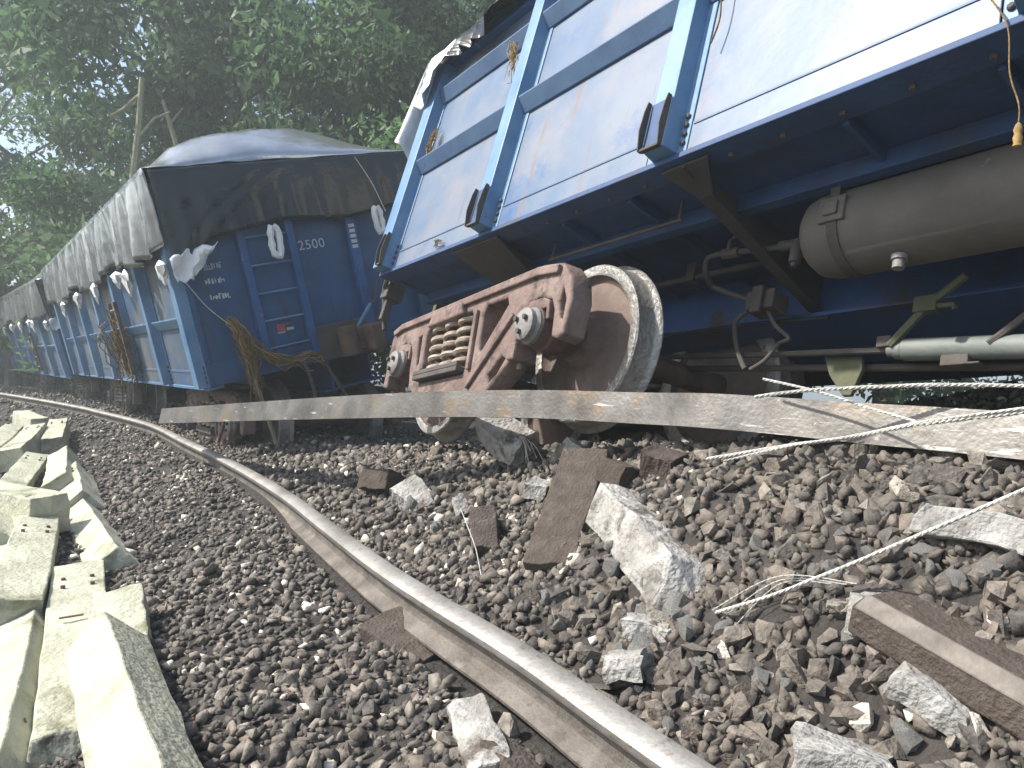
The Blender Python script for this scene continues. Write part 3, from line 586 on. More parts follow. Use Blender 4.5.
def he2(v): return (.86 - .9 * min(max(v, 0), .32) if v < .32 else .60 - .02 * v) + .03 * math.sin(v * 5)
sheen3 = ([M['silver'], M['silver'], M['tarp']], 99)  # painted sheen on top and sides; end flap keeps the black sheet colour
t2 = build_tarp(MW2, -1, 'black plastic tarpaulin with painted silver sheen heaped over the load of the wagon marked 2500', .36, hs2, he2, sheen3, 21, knots=kn)
# white fold of sheet hanging at the corner of the end
mb = MB(); na, nb = 14, 9; C4 = [Vector((.18, -.10, 1.13)), Vector((.19, .29, 1.21)), Vector((.18, -.08, .92)), Vector((.20, .10, .97))]; vs = []
for i in range(na):
    for j in range(nb):
        a_, b_ = i / (na - 1), j / (nb - 1); p = (C4[0] * (1 - a_) + C4[1] * a_) * (1 - b_) + (C4[2] * (1 - a_) + C4[3] * a_) * b_
        vs.append(p + mnoise.noise_vector(p * 11) * .035 + Vector((.03 * math.sin(a_ * 9 + b_ * 4), 0, .015 * math.sin(a_ * 20))))
mb.add(vs, [(i * nb + j, i * nb + j + 1, (i + 1) * nb + j + 1, (i + 1) * nb + j) for i in range(na - 1) for j in range(nb - 1)]).obj('folded_corner', M['white_plastic'], t2, smooth=True).modifiers.new('solidify', 'SOLIDIFY').thickness = .006
def hs1(u): return .50 - .9 * max(0, u) + .04 * math.sin(u * 16) if u < .30 else .23 - .09 * (u - .3) + .04 * math.sin(u * 9 + 1)
def he1(v): return .68 + .12 * math.sin(v * 3.2 + 1.0) + .05 * math.sin(v * 11)
white1 = ([M['white_plastic'], M['tarp'], M['white_plastic']], .30)
build_tarp(MW1, 1, 'torn pale tarpaulin draped over the top corner of the tipped near wagon', .62, hs1, he1, white1, 44, end_bulge=.17, end_v=(-.13, W + .1), pw=.6)
# the wagons behind
def follow(MWp, yaw, roll, z, gap=.95):
    c = MWp @ Vector((-LEN - gap, 0, 0)); return frame((c.x, c.y, z), R(yaw), 0, R(roll))
MW3 = follow(MW2, 40, -18, .54); MW4 = follow(MW3, 42, -12, .60); MW5 = follow(MW4, 44, -8, .7)
labs = {3: 'second blue gondola wagon in the row behind the one marked 2500', 4: 'third blue gondola wagon behind the one marked 2500 at the left edge', 5: 'fourth blue gondola wagon behind the one marked 2500 hidden far down the row'}
tl = {3: 'dark tarpaulin over the second covered wagon from the 2500 end', 4: 'black tarpaulin with painted silver sheen over the wagon at the left edge of the picture', 5: 'tarpaulin over the last far wagon of the row'}
for k, mw in ((3, MW3), (4, MW4)):
    c = copy_tree(w2); c.matrix_world = mw; c['label'] = labs[k]
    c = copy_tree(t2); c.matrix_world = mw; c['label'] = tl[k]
    place_bogie(b1, mw, -1.5, .38, 'bogie under the near end of the %s' % ('second covered wagon in the row' if k == 3 else 'third covered wagon in the row'), R(-3))
    place_bogie(b1, mw, -6.9, .38, 'bogie under the far end of the %s' % ('second covered wagon in the row' if k == 3 else 'third covered wagon in the row'), R(-3))

# ---------------------------------------------------------------- concrete sleepers on the left
def beam(name, a, b, wid, top, hgt, roll, m, jit=.004, brk=(0, 0), seed=0, waist=.0, seg=14, ny=4, nz=3, mw=None, L=None, yoff=0.):
    """beam under the line a-b (middle of its top face); brk roughens the ends; trapezoid section"""
    rr = random.Random(seed)
    if mw is None: mw = axis_frame(a, b, roll); L = (Vector(b) - Vector(a)).length
    bm = bmesh.new()
    bmesh.ops.create_grid(bm, x_segments=1, y_segments=1, size=.5) if 0 else None
    ring = [(-top / 2 + top * k / ny, 0) for k in range(ny + 1)] + [(top / 2 + (wid - top) / 2 * k / nz, -hgt * k / nz) for k in range(1, nz + 1)] + [(wid / 2 - wid * k / ny, -hgt) for k in range(1, ny + 1)] + [(-wid / 2 + (wid - top) / 2 * k / nz, -hgt + hgt * k / nz) for k in range(1, nz)]
    ring = [(y - yoff, z) for y, z in ring]; n = len(ring); rows = []
    for i in range(seg + 1):
        t = i / seg; wz = waist * math.sin(math.pi * t) ** 2; row = []
        for (y, z) in ring:
            e = 0
            if i == 0: e = rr.uniform(0, 1) * brk[0]
            if i == seg: e = -rr.uniform(0, 1) * brk[1]
            p = Vector((t * L + e, y, z * 1.0 - wz * (1 + z / hgt)))
            q = mnoise.noise_vector(p * 9 + Vector((seed * 3.1, 0, 0))) * jit + mnoise.noise_vector(p * 28 + Vector((0, seed, 0))) * jit * .5
            row.append(bm.verts.new(p + q))
        rows.append(row)
    for i in range(seg):
        for k in range(n): bm.faces.new((rows[i][k], rows[i][(k + 1) % n], rows[i + 1][(k + 1) % n], rows[i + 1][k]))
    for row, sg in ((rows[0], 1), (rows[-1], -1)):
        c = Vector(); [c.__iadd__(v.co) for v in row]; c /= n
        ce = bm.verts.new(c + Vector((sg * (brk[0] if sg > 0 else brk[1]) * rr.uniform(-.6, .4), 0, 0)))
        for k in range(n): bm.faces.new((row[k], row[(k + 1) % n], ce))
    bmesh.ops.recalc_face_normals(bm, faces=bm.faces)
    me = bpy.data.meshes.new(name); bm.to_mesh(me); bm.free(); me.materials.append(m)
    o = link(name, me, None, .006, mw); return o
SL = [  # a, b, base width, top width, height, roll, ends, label
 ((-1.31, 2.418, .032), (-.29, .90, .03), .18, .165, .17, 48, 'big pale concrete sleeper at the bottom left with a rough pitted right face'),
 ((-1.50, 2.86, -.02), (-1.05, 2.05, -.14), .20, .17, .18, 10, 'pale concrete sleeper stub poking up just behind the big pitted one'),
 ((-2.04, 3.51, -.11), (-1.085, 1.905, -.125), .23, .21, .16, 4, 'flat pale concrete sleeper with a crack across its top and a dark cut end'),
 ((-2.02, 3.06, -.165), (-1.24, 1.70, -.155), .21, .16, .17, 26, 'narrow pale sleeper with rusty clips at the lower left edge'),
 ((-2.913, 5.023, -.088), (-1.88, 3.56, -.051), .21, .17, .19, 42, 'pale concrete sleeper tilted on its edge with a dark end facing the ballast'),
 ((-2.713, 4.265, -.06), (-1.89, 2.835, -.09), .24, .20, .19, -6, 'wide flat pale sleeper at the left edge beside the dark gap'),
 ((-4.35, 5.30, .03), (-2.66, 4.28, .05), .25, .21, .23, 4, 'pale sleeper lying on top of the pile with a dark square end'),
 ((-4.25, 6.88, .0), (-3.40, 5.48, -.05), .22, .18, .20, 34, 'short looking pale sleeper wedged in the middle of the pile'),
 ((-3.75, 6.2, -.06), (-2.95, 4.95, -.09), .22, .18, .2, 42, 'greyish sleeper tilted beside the ballast next to the dark square end'),
 ((-4.57, 7.104, -.06), (-3.526, 5.094, -.12), .24, .19, .20, -10, 'grey weathered sleeper lying flat near the grass'),
 ((-7.2, 10.75, .085), (-6.119, 9.513, .08), .25, .20, .21, 6, 'farthest pale sleeper lying across the others by the grass'),
 ((-5.667, 8.75, .075), (-4.735, 6.92, -.02), .25, .19, .21, 10, 'long pale sleeper beside the grass with a dark shadowed side'),
 ((-6.102, 9.0, .03), (-5.307, 7.45, -.07), .25, .19, .21, -8, 'outermost pale sleeper half in the grass'),
 ((-5.75, 9.3, .11), (-4.977, 7.95, .0), .25, .20, .22, 8, 'chipped pale sleeper standing proud of the pile toward the track'),
 ((-3.34, 4.963, -.07), (-2.6, 3.75, -.05), .25, .19, .2, -24, 'broken pale sleeper at the left edge under the topmost one'),
 ((-3.0, 4.35, -.10), (-2.25, 3.15, -.12), .25, .19, .2, 15, 'low sleeper at the left edge in the shade of the pile')]
for i, (a, b, wd, tp, hg, rl, lab) in enumerate(SL):
    o = beam('sleeper', a, b, wd, tp, hg, R(rl), M['concrete'], .008, (.03, .04), i, .012, yoff={0: .08, 4: .08}.get(i, 0.))
    tag(o, lab, 'sleeper', 'old concrete sleepers piled along the left')
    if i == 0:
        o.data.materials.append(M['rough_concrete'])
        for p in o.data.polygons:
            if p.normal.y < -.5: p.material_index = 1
    if i == 3:
        for x in (.16, .30, 1.30):
            MB().box((x, -.10, -.012), (x + .05, -.055, .012)).box((x + .01, -.095, .012), (x + .04, -.065, .024)).obj('rail_clip', M['rust_clip'], o, bevel=.005)
    if i in (2, 5, 6, 8, 9, 11, 13):
        for x in (.30, .42):
            for y in (-.055, .055): MB().lathe([(.001, .010), (.009, .010), (.009, -.01)], 2, (x, y, -.003), 8).obj('fixing_insert', M['rust_dark'], o)
    if i == 2:
        MB().box((.86, -.06, .0035), (.872, .02, .008)).obj('steel_sliver', M['rust_dark'], o)

# ---------------------------------------------------------------- broken blocks and debris on the right
def block(name, pts, thick, m, label, cat, seed, jit=.006, brk=(.02, .02), sink=0):
    a, b, wd, roll = pts
    return tag(beam(name, a, b, wd, wd * .94, thick, R(roll), m, jit, brk, seed, 0, 8, 3, 2), label, cat)
block('sleeper_fragment', ((.325, 3.06, .60), (.155, 2.60, .215), .215, 8), .10, M['brown_block'], 'dark brown dusty slab propped steeply on the ballast below the big wheel', 'slab', 31, .011, (.012, .012))
o = block('sleeper_fragment', ((.425, 2.74, .485), (.605, 2.10, .325), .19, -16), .17, M['broken_concrete'], 'broken grey and white concrete sleeper end lying beside the brown slab with wires sticking out', 'concrete chunk', 32, .022, (.05, .08))
block('concrete_block', ((.52, 2.80, .64), (.64, 2.70, .605), .11, 20), .13, M['dark_block'], 'dark brown concrete block under the overturned rail right of the slab', 'block', 33, .014)
block('concrete_block', ((.40, 2.90, .58), (.49, 2.78, .55), .10, -10), .10, M['dark_block'], 'small dark block wedged behind the brown slab', 'block', 34, .012)
o5 = block('concrete_chunk', ((-.15, 3.78, .70), (.09, 3.58, .56), .17, 35), .13, M['broken_concrete'], 'pale concrete chunk hanging below the overturned rail between the wheels', 'concrete chunk', 35, .02, (.04, .06))
block('concrete_chunk', ((.08, 3.22, .44), (.20, 3.16, .42), .09, 10), .07, M['white_stone'], 'small white concrete lump left of the brown slab', 'concrete chunk', 36, .014)
block('concrete_chunk', ((-.57, 3.90, .31), (-.38, 3.70, .21), .16, 25), .15, M['broken_concrete'], 'whitish and brown broken concrete chunk beside the rail under the far wheel', 'concrete chunk', 37, .022, (.03, .05))
block('concrete_block', ((-.82, 4.36, .29), (-.62, 4.18, .31), .14, -20), .12, M['dark_block'], 'dark block behind the broken chunk near the far wheel', 'block', 38, .014)
block('concrete_block', ((-.10, 3.10, .335), (-.07, 2.93, .19), .115, 12), .09, M['brown_block'], 'upright brown block with a pale left edge in front of the wheels', 'block', 39, .008)
block('concrete_chunk', ((-.23, 3.43, .32), (-.19, 3.37, .24), .06, 20), .06, M['broken_concrete'], 'small brown and white fragment left of the upright block', 'concrete chunk', 40, .010)
block('sleeper_fragment', ((-.43, 2.56, .02), (-.17, 2.34, -.02), .19, 12), .10, M['brown_block'], 'dark brown plate sticking out from under the rail', 'slab', 41, .005)
block('concrete_chunk', ((-.09, 1.98, -.0), (.0, 1.66, -.03), .11, 20), .12, M['broken_concrete'], 'mottled grey concrete chunk by the rail at the bottom edge', 'concrete chunk', 42, .016, (.03, .03))
block('concrete_block', ((.01, 1.77, -.01), (.10, 1.63, -.02), .10, -8), .10, M['brown_block'], 'brown block by the rail at the bottom edge', 'block', 43, .008)
block('concrete_chunk', ((.845, 1.54, .30), (.955, 1.43, .245), .065, 5), .06, M['white_stone'], 'oblong white concrete lump below the long chamfered sleeper', 'concrete chunk', 44, .012)
block('concrete_chunk', ((.62, 1.53, .15), (.80, 1.44, .15), .15, -5), .09, M['white_stone'], 'white concrete lump at the bottom edge right of the rail', 'concrete chunk', 45, .016, (.03, .04))
block('concrete_chunk', ((1.06, 1.86, .60), (1.32, 1.60, .58), .12, -15), .08, M['white_stone'], 'long white concrete slab at the right edge above the chamfered sleeper', 'concrete chunk', 46, .018, (.03, .04))
block('concrete_chunk', ((.30, 3.45, .60), (.42, 3.30, .52), .13, -20), .10, M['broken_concrete'], 'grey concrete chunk in the shade just below the near wheel', 'concrete chunk', 47, .02, (.03, .04))
block('concrete_chunk', ((.66, 2.34, .41), (.75, 2.25, .385), .07, 10), .06, M['white_stone'], 'pale concrete lump right of the broken sleeper end', 'concrete chunk', 48, .014, (.02, .02))
block('concrete_chunk', ((.37, 2.16, .185), (.50, 2.08, .185), .08, 10), .07, M['broken_concrete'], 'mottled pale lump below the broken sleeper end', 'concrete chunk', 49, .016, (.02, .03))
block('concrete_chunk', ((.29, 2.02, .12), (.41, 1.97, .145), .085, -10), .08, M['broken_concrete'], 'knobbly pale lump between the rail and the broken sleeper end', 'concrete chunk', 50, .018, (.02, .03))
# long chamfered sleeper in the lower right corner
m14 = axis_frame((.845, 1.70, .405), (1.13, 1.15, .275), 0)
o = MB().prism([(-.012, 0), (.17, .02), (.18, -.05), (.03, -.095), (-.035, -.09), (-.04, -.022)][::-1], 0, .012, .95); o.v = [(x + .01 * math.sin(y * 40), y, z) for x, y, z in o.v]
o = o.obj('sleeper', M['brown_block'], None, bevel=.006, mw=m14); tag(o, 'dark dusty sleeper with a pale chamfered edge jutting in from the lower right', 'sleeper')
MB().prism([(-.0125, .0018), (.006, .004), (-.008, .0075), (-.043, -.018), (-.0425, -.024)][::-1], 0, .014, .951).obj('worn_edge', M['pale_edge'] if 'pale_edge' in M else M['rough_concrete'], o, bevel=.002)
beam('broken_end', 0, 0, .12, .10, .10, 0, M['white_stone'], .012, (.02, .01), 51, 0, 4, 4, 3, mw=m14 @ Matrix.Translation((-.03, .03, -.005)), L=.05).parent = None
e = bpy.data.objects[-1] if False else [q for q in bpy.data.objects if q.name.startswith('broken_end')][0]
mwk = e.matrix_world.copy(); e.parent = o; e.matrix_parent_inverse = m14.inverted(); e.matrix_basis = m14 @ Matrix.Translation((-.025, .035, -.002))

# rebar and loose strands
def strand(pts, r, label, twist=True, parent=None, name='wire_strand'):
    P = catmull3(pts, 14); mb = MB()
    if twist:
        L = 0; acc = [0]
        for p, q in zip(P[:-1], P[1:]): L += (Vector(q) - Vector(p)).length; acc.append(L)
        n = max(60, int(L / .006)); acc = np.array(acc); A = np.array(P); s = np.linspace(0, L, n); Q = np.stack([np.interp(s, acc, A[:, k]) for k in range(3)], 1)
        for k in range(3):
            ph = s / .05 * 2 * math.pi + k * 2.094; Z = Q.copy(); Z[:, 2] += r * .46 * np.cos(ph); Z[:, 0] += r * .4 * np.sin(ph); Z[:, 1] += r * .4 * np.sin(ph)
            mb.tube(Z.tolist(), r * .46, 5)
    else: mb.tube(P, r, 6)
    o = mb.obj(name, M['white_wire'], parent, smooth=True)
    return tag(o, label, 'wire') if label else o
strand([(.783, 2.35, .849), (.907, 2.3, .875), (1.078, 2.2, .897), (1.23, 2.1, .912), (1.401, 2.0, .918), (1.529, 1.9, .915), (1.8, 1.7, .88), (2.3, 1.3, .76), (2.8, .9, .67)], .0072, 'upper pale twisted strand arching over the overturned rail at the right')
strand([(.858, 2.5, .912), (.975, 2.35, .879), (1.081, 2.2, .834), (1.141, 2.05, .803)], .0055, 'short pale wire slanting down across the overturned rail')
strand([(.68, 2.5, .628), (.891, 2.35, .697), (1.014, 2.2, .74), (1.108, 2.0, .796), (1.264, 1.8, .847), (1.374, 1.65, .886), (1.6, 1.4, .93), (2.1, .8, .85), (2.5, .3, .68)], .0075, 'pale twisted strand rising in front of the overturned rail to the right edge')
strand([(.73, 2.47, .628), (.90, 2.33, .700), (1.02, 2.18, .747), (1.12, 1.98, .806), (1.27, 1.78, .86), (1.38, 1.63, .90), (1.61, 1.37, .94), (2.1, .77, .85), (2.5, .26, .68)], .005, 'thin pale strand running alongside the rising twisted one')
strand([(.585, 1.98, .26), (.681, 1.85, .348), (.769, 1.8, .409), (.869, 1.7, .501), (1.013, 1.6, .618), (1.062, 1.5, .688), (1.133, 1.4, .773), (1.3, 1.2, .88), (1.7, .6, .86), (2.2, -.1, .68)], .0058, 'long taut pale strand rising from the rubble to the right edge')
rr = random.Random(5)
def spray(parent, base, dirn, n, ln, spread, r=.0022, name='bent_wire'):
    for k in range(n):
        d = Vector(dirn) + Vector((rr.uniform(-1, 1), rr.uniform(-1, 1), rr.uniform(-.6, 1))) * spread; b = Vector(base) + Vector((rr.uniform(-.03, .03), rr.uniform(-.03, .03), rr.uniform(-.02, .02)))
        l = ln * rr.uniform(.6, 1.1); P = [b, b + d * l * .5 + Vector((0, 0, .02)), b + d * l + Vector((rr.uniform(-.02, .02), 0, -.02))]
        o = strand([tuple(p) for p in P], r, None, False, None, name)
        if parent:
            o.parent = parent; o.matrix_parent_inverse = parent.matrix_world.inverted()
bpy.context.view_layer.update()
frag = [q for q in bpy.data.objects if q.name.startswith('sleeper_fragment') and 'wires' in q.get('label', '')][0]
spray(frag, (.61, 2.1, .27), (.8, .1, .1), 6, .16, .28, .0014)
spray(o5, (.08, 3.58, .58), (.4, -.6, -.75), 7, .15, .22, .0014)
for k, (p, q) in enumerate((((.60, 1.97, .25), (.85, 1.80, .40)), ((.62, 1.93, .24), (.83, 1.84, .39)), ((.58, 2.0, .26), (.86, 1.77, .41)))):
    mid = ((p[0] + q[0]) / 2, (p[1] + q[1]) / 2 + .02, (p[2] + q[2]) / 2 + .05)
    strand([p, mid, q], .0018, ['arched thin pale wire between the broken concrete end and the chamfered sleeper', 'lowest thin pale wire beside the broken concrete end', 'topmost thin pale wire reaching to the tip of the chamfered sleeper'][k])
strand([(-.19, 3.1, .31), (-.12, 2.95, .20), (-.10, 2.90, .155), (-.075, 2.80, .09)], .0022, 'thin pale twig leaning on the ballast near the rail', False)

# ---------------------------------------------------------------- straw, ropes and branches caught on the wagons
def wisps(name, label, cat, paths, n, jit, r, m, droop=.0):
    mb = MB(); rnd = []
    for k in range(n):
        P = paths[k % len(paths)]; j = Vector((rr.gauss(0, jit), rr.gauss(0, jit), rr.gauss(0, jit))); i0 = rr.uniform(0, .45); i1 = rr.uniform(.55, 1)
        C = catmull3(P, 4); C = C[int(i0 * len(C)):max(int(i1 * len(C)), int(i0 * len(C)) + 3)]; f0 = len(mb.f)
        Q = [Vector(c) + j * (1 + .5 * math.sin(q * 1.3 + k)) + Vector((rr.gauss(0, jit * .4), rr.gauss(0, jit * .4), -droop * rr.random() * q / len(C))) for q, c in enumerate(C)]
        mb.tube(Q, r * rr.uniform(.6, 1.4), 3, False); rnd += [rr.random()] * (len(mb.f) - f0)
    o = mb.obj(name, m); a = o.data.attributes.new('rnd', 'FLOAT', 'FACE'); a.data.foreach_set('value', rnd)
    return tag(o, label, cat)
L2 = lambda pts: [tuple(MW2 @ Vector(p)) for p in pts]
L1 = lambda pts: [tuple(MW1 @ Vector(p)) for p in pts]
wisps('straw_clump', 'golden brown straw clump hanging over the sill at the ladder end of the 2500 wagon', 'straw', [L2([(.15, .27, .56), (.2, .31, .42), (.2, .36, .25), (.15, .36, .05), (.15, .38, -.1)]), L2([(.15, .28, .55), (.2, .36, .34), (.2, .50, .17), (.2, .70, .09), (.2, .90, .09), (.2, 1.0, .0)]), L2([(.15, .26, .54), (.2, .30, .38), (.2, .32, .15), (.2, .31, -.25)])], 170, .022, .004, M['straw'], .05)
for k, P in enumerate(([(.2, .45, .2), (.22, .7, .08), (.2, .95, .08), (.2, 1.04, -.12), (.2, 1.15, -.40)], [(.2, .55, .14), (.22, .78, .04), (.2, .83, -.15), (.2, .84, -.36)], [(.2, .33, .0), (.2, .36, -.3), (.2, .38, -.62)])):
    tag(MB().tube(catmull3(L2(P), 4), .018, 6).obj('dead_branch', M['pale_wood'] if k == 2 else M['bark'], smooth=True), ['brown dead branch bending down to the ground in front of the ladder', 'shorter dead branch dropping from the straw clump', 'pale upright stick under the straw clump behind the overturned rail'][k], 'branch')
strand(L2([(.06, -.02, .97), (.03, .12, .71), (.03, .25, .54), (.06, .33, .44)]), .005, 'thin cord from the tarpaulin corner down to the straw clump', False, None, 'cord')
strand(L2([(.09, 1.80, 1.85), (.13, 1.9, 1.6), (.17, 1.97, 1.3)]), .005, 'thin cord hanging down the black tarpaulin near the right hand tie', False, None, 'cord')
wisps('straw_clump', 'dry straw tuft caught on the second post of the near wagon', 'straw', [L1([(1.18, -.05, 1.42), (1.24, -.09, 1.36), (1.29, -.09, 1.25), (1.31, -.09, 1.10)])], 34, .016, .0022, M['straw'], .12)
wisps('straw_clump', 'dry straw tuft caught beside the corner post of the near wagon', 'straw', [L1([(.30, -.05, 1.16), (.31, -.07, 1.0), (.30, -.06, .88)])], 34, .014, .0022, M['straw'], .1)
wisps('straw_clump', 'small yellow straw wisp on the bottom sill of the near wagon', 'straw', [L1([(.83, -.03, .02), (.90, -.05, .045), (.96, -.03, .02)])], 16, .008, .002, M['straw'])
wisps('straw_clump', 'rusty brown straw on the side ladder of the 2500 wagon', 'straw', [L2([(-2.8, -.15, .75), (-2.8, -.15, .4), (-2.8, -.15, -.1)])], 60, .06, .006, M['straw'])
rp = strand([(1.34, 2.16, 2.08), (1.362, 2.09, 1.95), (1.357, 2.06, 1.80), (1.367, 2.03, 1.70), (1.362, 2.02, 1.64)], .0042, 'frayed tan cord with a knotted end hanging off the near wagon at the right', True, None, 'cord'); rp.data.materials.clear(); rp.data.materials.append(M['straw'])
MB().lathe([(.001, .032), (.007, .026), (.012, .010), (.009, .0), (.0125, -.012), (.010, -.026), (.012, -.034), (.004, -.038), (.001, -.038)], 2, (1.362, 2.02, 1.615), 14).obj('knot', M['straw'], rp, smooth=True)
rp = strand(L1([(3.0, -.05, .95), (3.02, -.07, .78), (3.03, -.05, .62), (3.01, -.05, .5)]), .0055, 'short frayed cord hanging on the third post of the near wagon', True, None, 'cord'); rp.data.materials.clear(); rp.data.materials.append(M['straw'])

# ---------------------------------------------------------------- trees
def leaf_cloud(name, centres, radii, per, size, m, seed, parent):
    r = np.random.default_rng(seed); P = []; T = []
    for c, rad in zip(centres, radii):
        d = r.normal(size=(per, 3)); d /= np.linalg.norm(d, axis=1)[:, None]; q = r.random(per) ** .45
        P.append(np.array(c) + d * (q * 1)[:, None] * np.array(rad)); T.append(np.clip(r.normal(r.uniform(.25, .75), .18, per), 0, 1))
    P = np.concatenate(P); T = np.concatenate(T); n = len(P)
    a = r.normal(size=(n, 3)); a[:, 2] -= .5; a /= np.linalg.norm(a, axis=1)[:, None]; b = np.cross(a, r.normal(size=(n, 3))); b /= np.linalg.norm(b, axis=1)[:, None]
    s = size * np.exp(r.normal(0, .35, n))[:, None]; up = np.cross(a, b) * s * .12
    V = np.stack([P - a * s, P + b * s * .42 + up, P + a * s, P - b * s * .42 + up], 1).reshape(-1, 3)
    me = bpy.data.meshes.new(name); me.vertices.add(4 * n); me.vertices.foreach_set('co', V.ravel().astype(np.float32))
    me.loops.add(4 * n); me.loops.foreach_set('vertex_index', np.arange(4 * n, dtype=np.int32)); me.polygons.add(n)
    me.polygons.foreach_set('loop_start', np.arange(0, 4 * n, 4, dtype=np.int32)); me.update(calc_edges=True); me.validate()
    at = me.attributes.new('rnd', 'FLOAT', 'FACE'); at.data.foreach_set('value', T.astype(np.float32)); me.materials.append(m)
    return link(name, me, parent)
def make_tree(seed, height, spread, base, label, leaf, nclump, per, size, lean=0.):
    r = random.Random(seed); root = empty('tree', Matrix.Identity(4), label, 'tree', 'trees behind the wagons')
    tr = MB(); top = Vector((lean * height, 0, height * .86)); P = [Vector((0, 0, -.3)), Vector((lean * height * .2 + r.uniform(-.2, .2), r.uniform(-.2, .2), height * .28)), Vector((lean * height * .55, r.uniform(-.3, .3), height * .58)), top]
    tr.tube(catmull3([tuple(p) for p in P], 4), list(np.linspace(.24, .03, 13)), 8)
    cs, rs = [], []
    for k in range(nclump):
        t = base + (1 - base) * (k + r.random()) / nclump; prof = math.sin(math.pi * min(1, (t - base) / (1 - base) * .80 + .16)) ** .7
        an = r.uniform(0, 6.28); rad = spread * prof * r.uniform(.35, 1.0); c = Vector((lean * height * t + math.cos(an) * rad, math.sin(an) * rad, height * t + r.uniform(-.3, .3)))
        cs.append(tuple(c)); q = r.uniform(.55, 1.15) * spread * .33; rs.append((q * 1.15, q * 1.15, q * .75))
        if k % 2 == 0:
            f = max(.12, t - .18); s = Vector((lean * height * f, 0, height * f)); md = (s + c) / 2 + Vector((0, 0, .3))
            tr.tube([s, md, c], [.07, .045, .015], 5)
    tr.obj('trunk', M['bark'], root, smooth=True)
    leaf_cloud('crown', cs, rs, per, size, leaf, seed, root)
    return root
protos = [make_tree(1, 14, 3.9, .12, '', M['leaf'], 36, 900, .085, .03), make_tree(2, 15.5, 3.8, .10, '', M['leaf'], 38, 900, .085, -.04), make_tree(3, 12.5, 4.4, .08, '', M['leaf'], 36, 900, .09, .02)]
light = make_tree(4, 6.2, 2.4, .10, 'light yellow green bushy tree behind the far wagons at the left edge', M['leaf_light'], 26, 600, .09, .05)
spots = [  # pixel column, distance, prototype, scale, turn, label
 (455, 15.5, 0, 1.0, 0, 'dense dark green tree directly behind the top corner of the tipped wagon'),
 (345, 16.5, 1, 1.02, 1.1, 'bushy green tree behind the right half of the heaped tarpaulin'),
 (250, 18.5, 2, 1.12, 2.0, 'broad green tree behind the middle of the heaped tarpaulin'),
 (185, 18, 0, 1.0, 3.1, 'tall green tree right behind the bare dead poles'),
 (-40, 26, 0, 1.15, .7, 'green tree at the upper left corner'),
 (-120, 21, 1, 1.0, 2.6, 'green tree past the left edge of the row of wagons'),
 (560, 17, 2, 1.1, 1.7, 'green tree hidden behind the tipped wagon near its far corner'),
 (700, 15, 0, 1.0, 4.4, 'green tree hidden behind the middle of the tipped wagon'),
 (880, 14, 1, .95, 5.5, 'green tree hidden behind the tipped wagon toward the right'),
 (1080, 13, 2, .95, .3, 'green tree behind the tipped wagon past the right edge'),
 (200, 26, 2, 1.35, 5.9, 'tall back row tree seen between the bare poles and the heaped tarpaulin'),
 (520, 24, 0, 1.2, 2.2, 'back row tree behind the tipped wagon')]
used = set()
for px, d, k, s, tn, lab in spots:
    t = protos[k] if k not in used else copy_tree(protos[k]); used.add(k)
    x = (px - 512) / 730 * d; t.location = (x, d, -.2); t.rotation_euler = (0, 0, tn); t.scale = (s, s, s); t['label'] = lab
light.location = (-13.9, 20.5, -.3)
l2 = copy_tree(light); l2.location = (-17.2, 22.5, -.3); l2.rotation_euler = (0, 0, 2); l2.scale = (1.05,) * 3; l2['label'] = 'second light green bushy tree at the extreme left beyond the last wagon'
# bare dead poles
def at(px, py, d):
    X, Y = px - 512, py - 384; c, s = math.cos(R(3)), math.sin(R(3)); return ((X * c + Y * s) / 730 * d, d, .85 - (-X * s + Y * c) / 730 * d)
bp = MB().tube([at(142, 78, 14), at(139, 125, 14), at(133, 178, 14), at(140, 200, 14), at(150, 330, 14)], [.05, .06, .07, .08, .1], 6).tube([at(139, 95, 14), at(125, 108, 14.2), at(110, 116, 14.4)], [.035, .035, .02], 5).tube([at(136, 140, 14), at(155, 118, 14), at(170, 112, 14)], [.03, .03, .015], 5)
tag(bp.obj('bare_tree', M['pale_wood'], smooth=True), 'bare greenish dead pole with stub branches rising behind the black tarpaulin', 'dead tree')
bp = MB().tube([at(163, 100, 14.5), at(172, 130, 14.5), at(181, 160, 14.5), at(200, 330, 14.5)], [.035, .05, .06, .1], 6).tube([at(170, 124, 14.5), at(183, 108, 14.6)], [.03, .015], 5)
tag(bp.obj('bare_tree', M['pale_wood'], smooth=True), 'thin pale dead pole right of the greenish one above the heaped tarpaulin', 'dead tree')
bp = MB().tube([at(-30, 125, 22), at(10, 155, 22), at(45, 178, 22)], [.10, .07, .04], 6).tube([at(-30, 150, 22.2), at(15, 172, 22.2), at(50, 185, 22.2)], [.07, .05, .03], 6)
tag(bp.obj('bare_branch', M['bark'], smooth=True), 'dark bare branches crossing the bright sky gap at the left', 'branch')

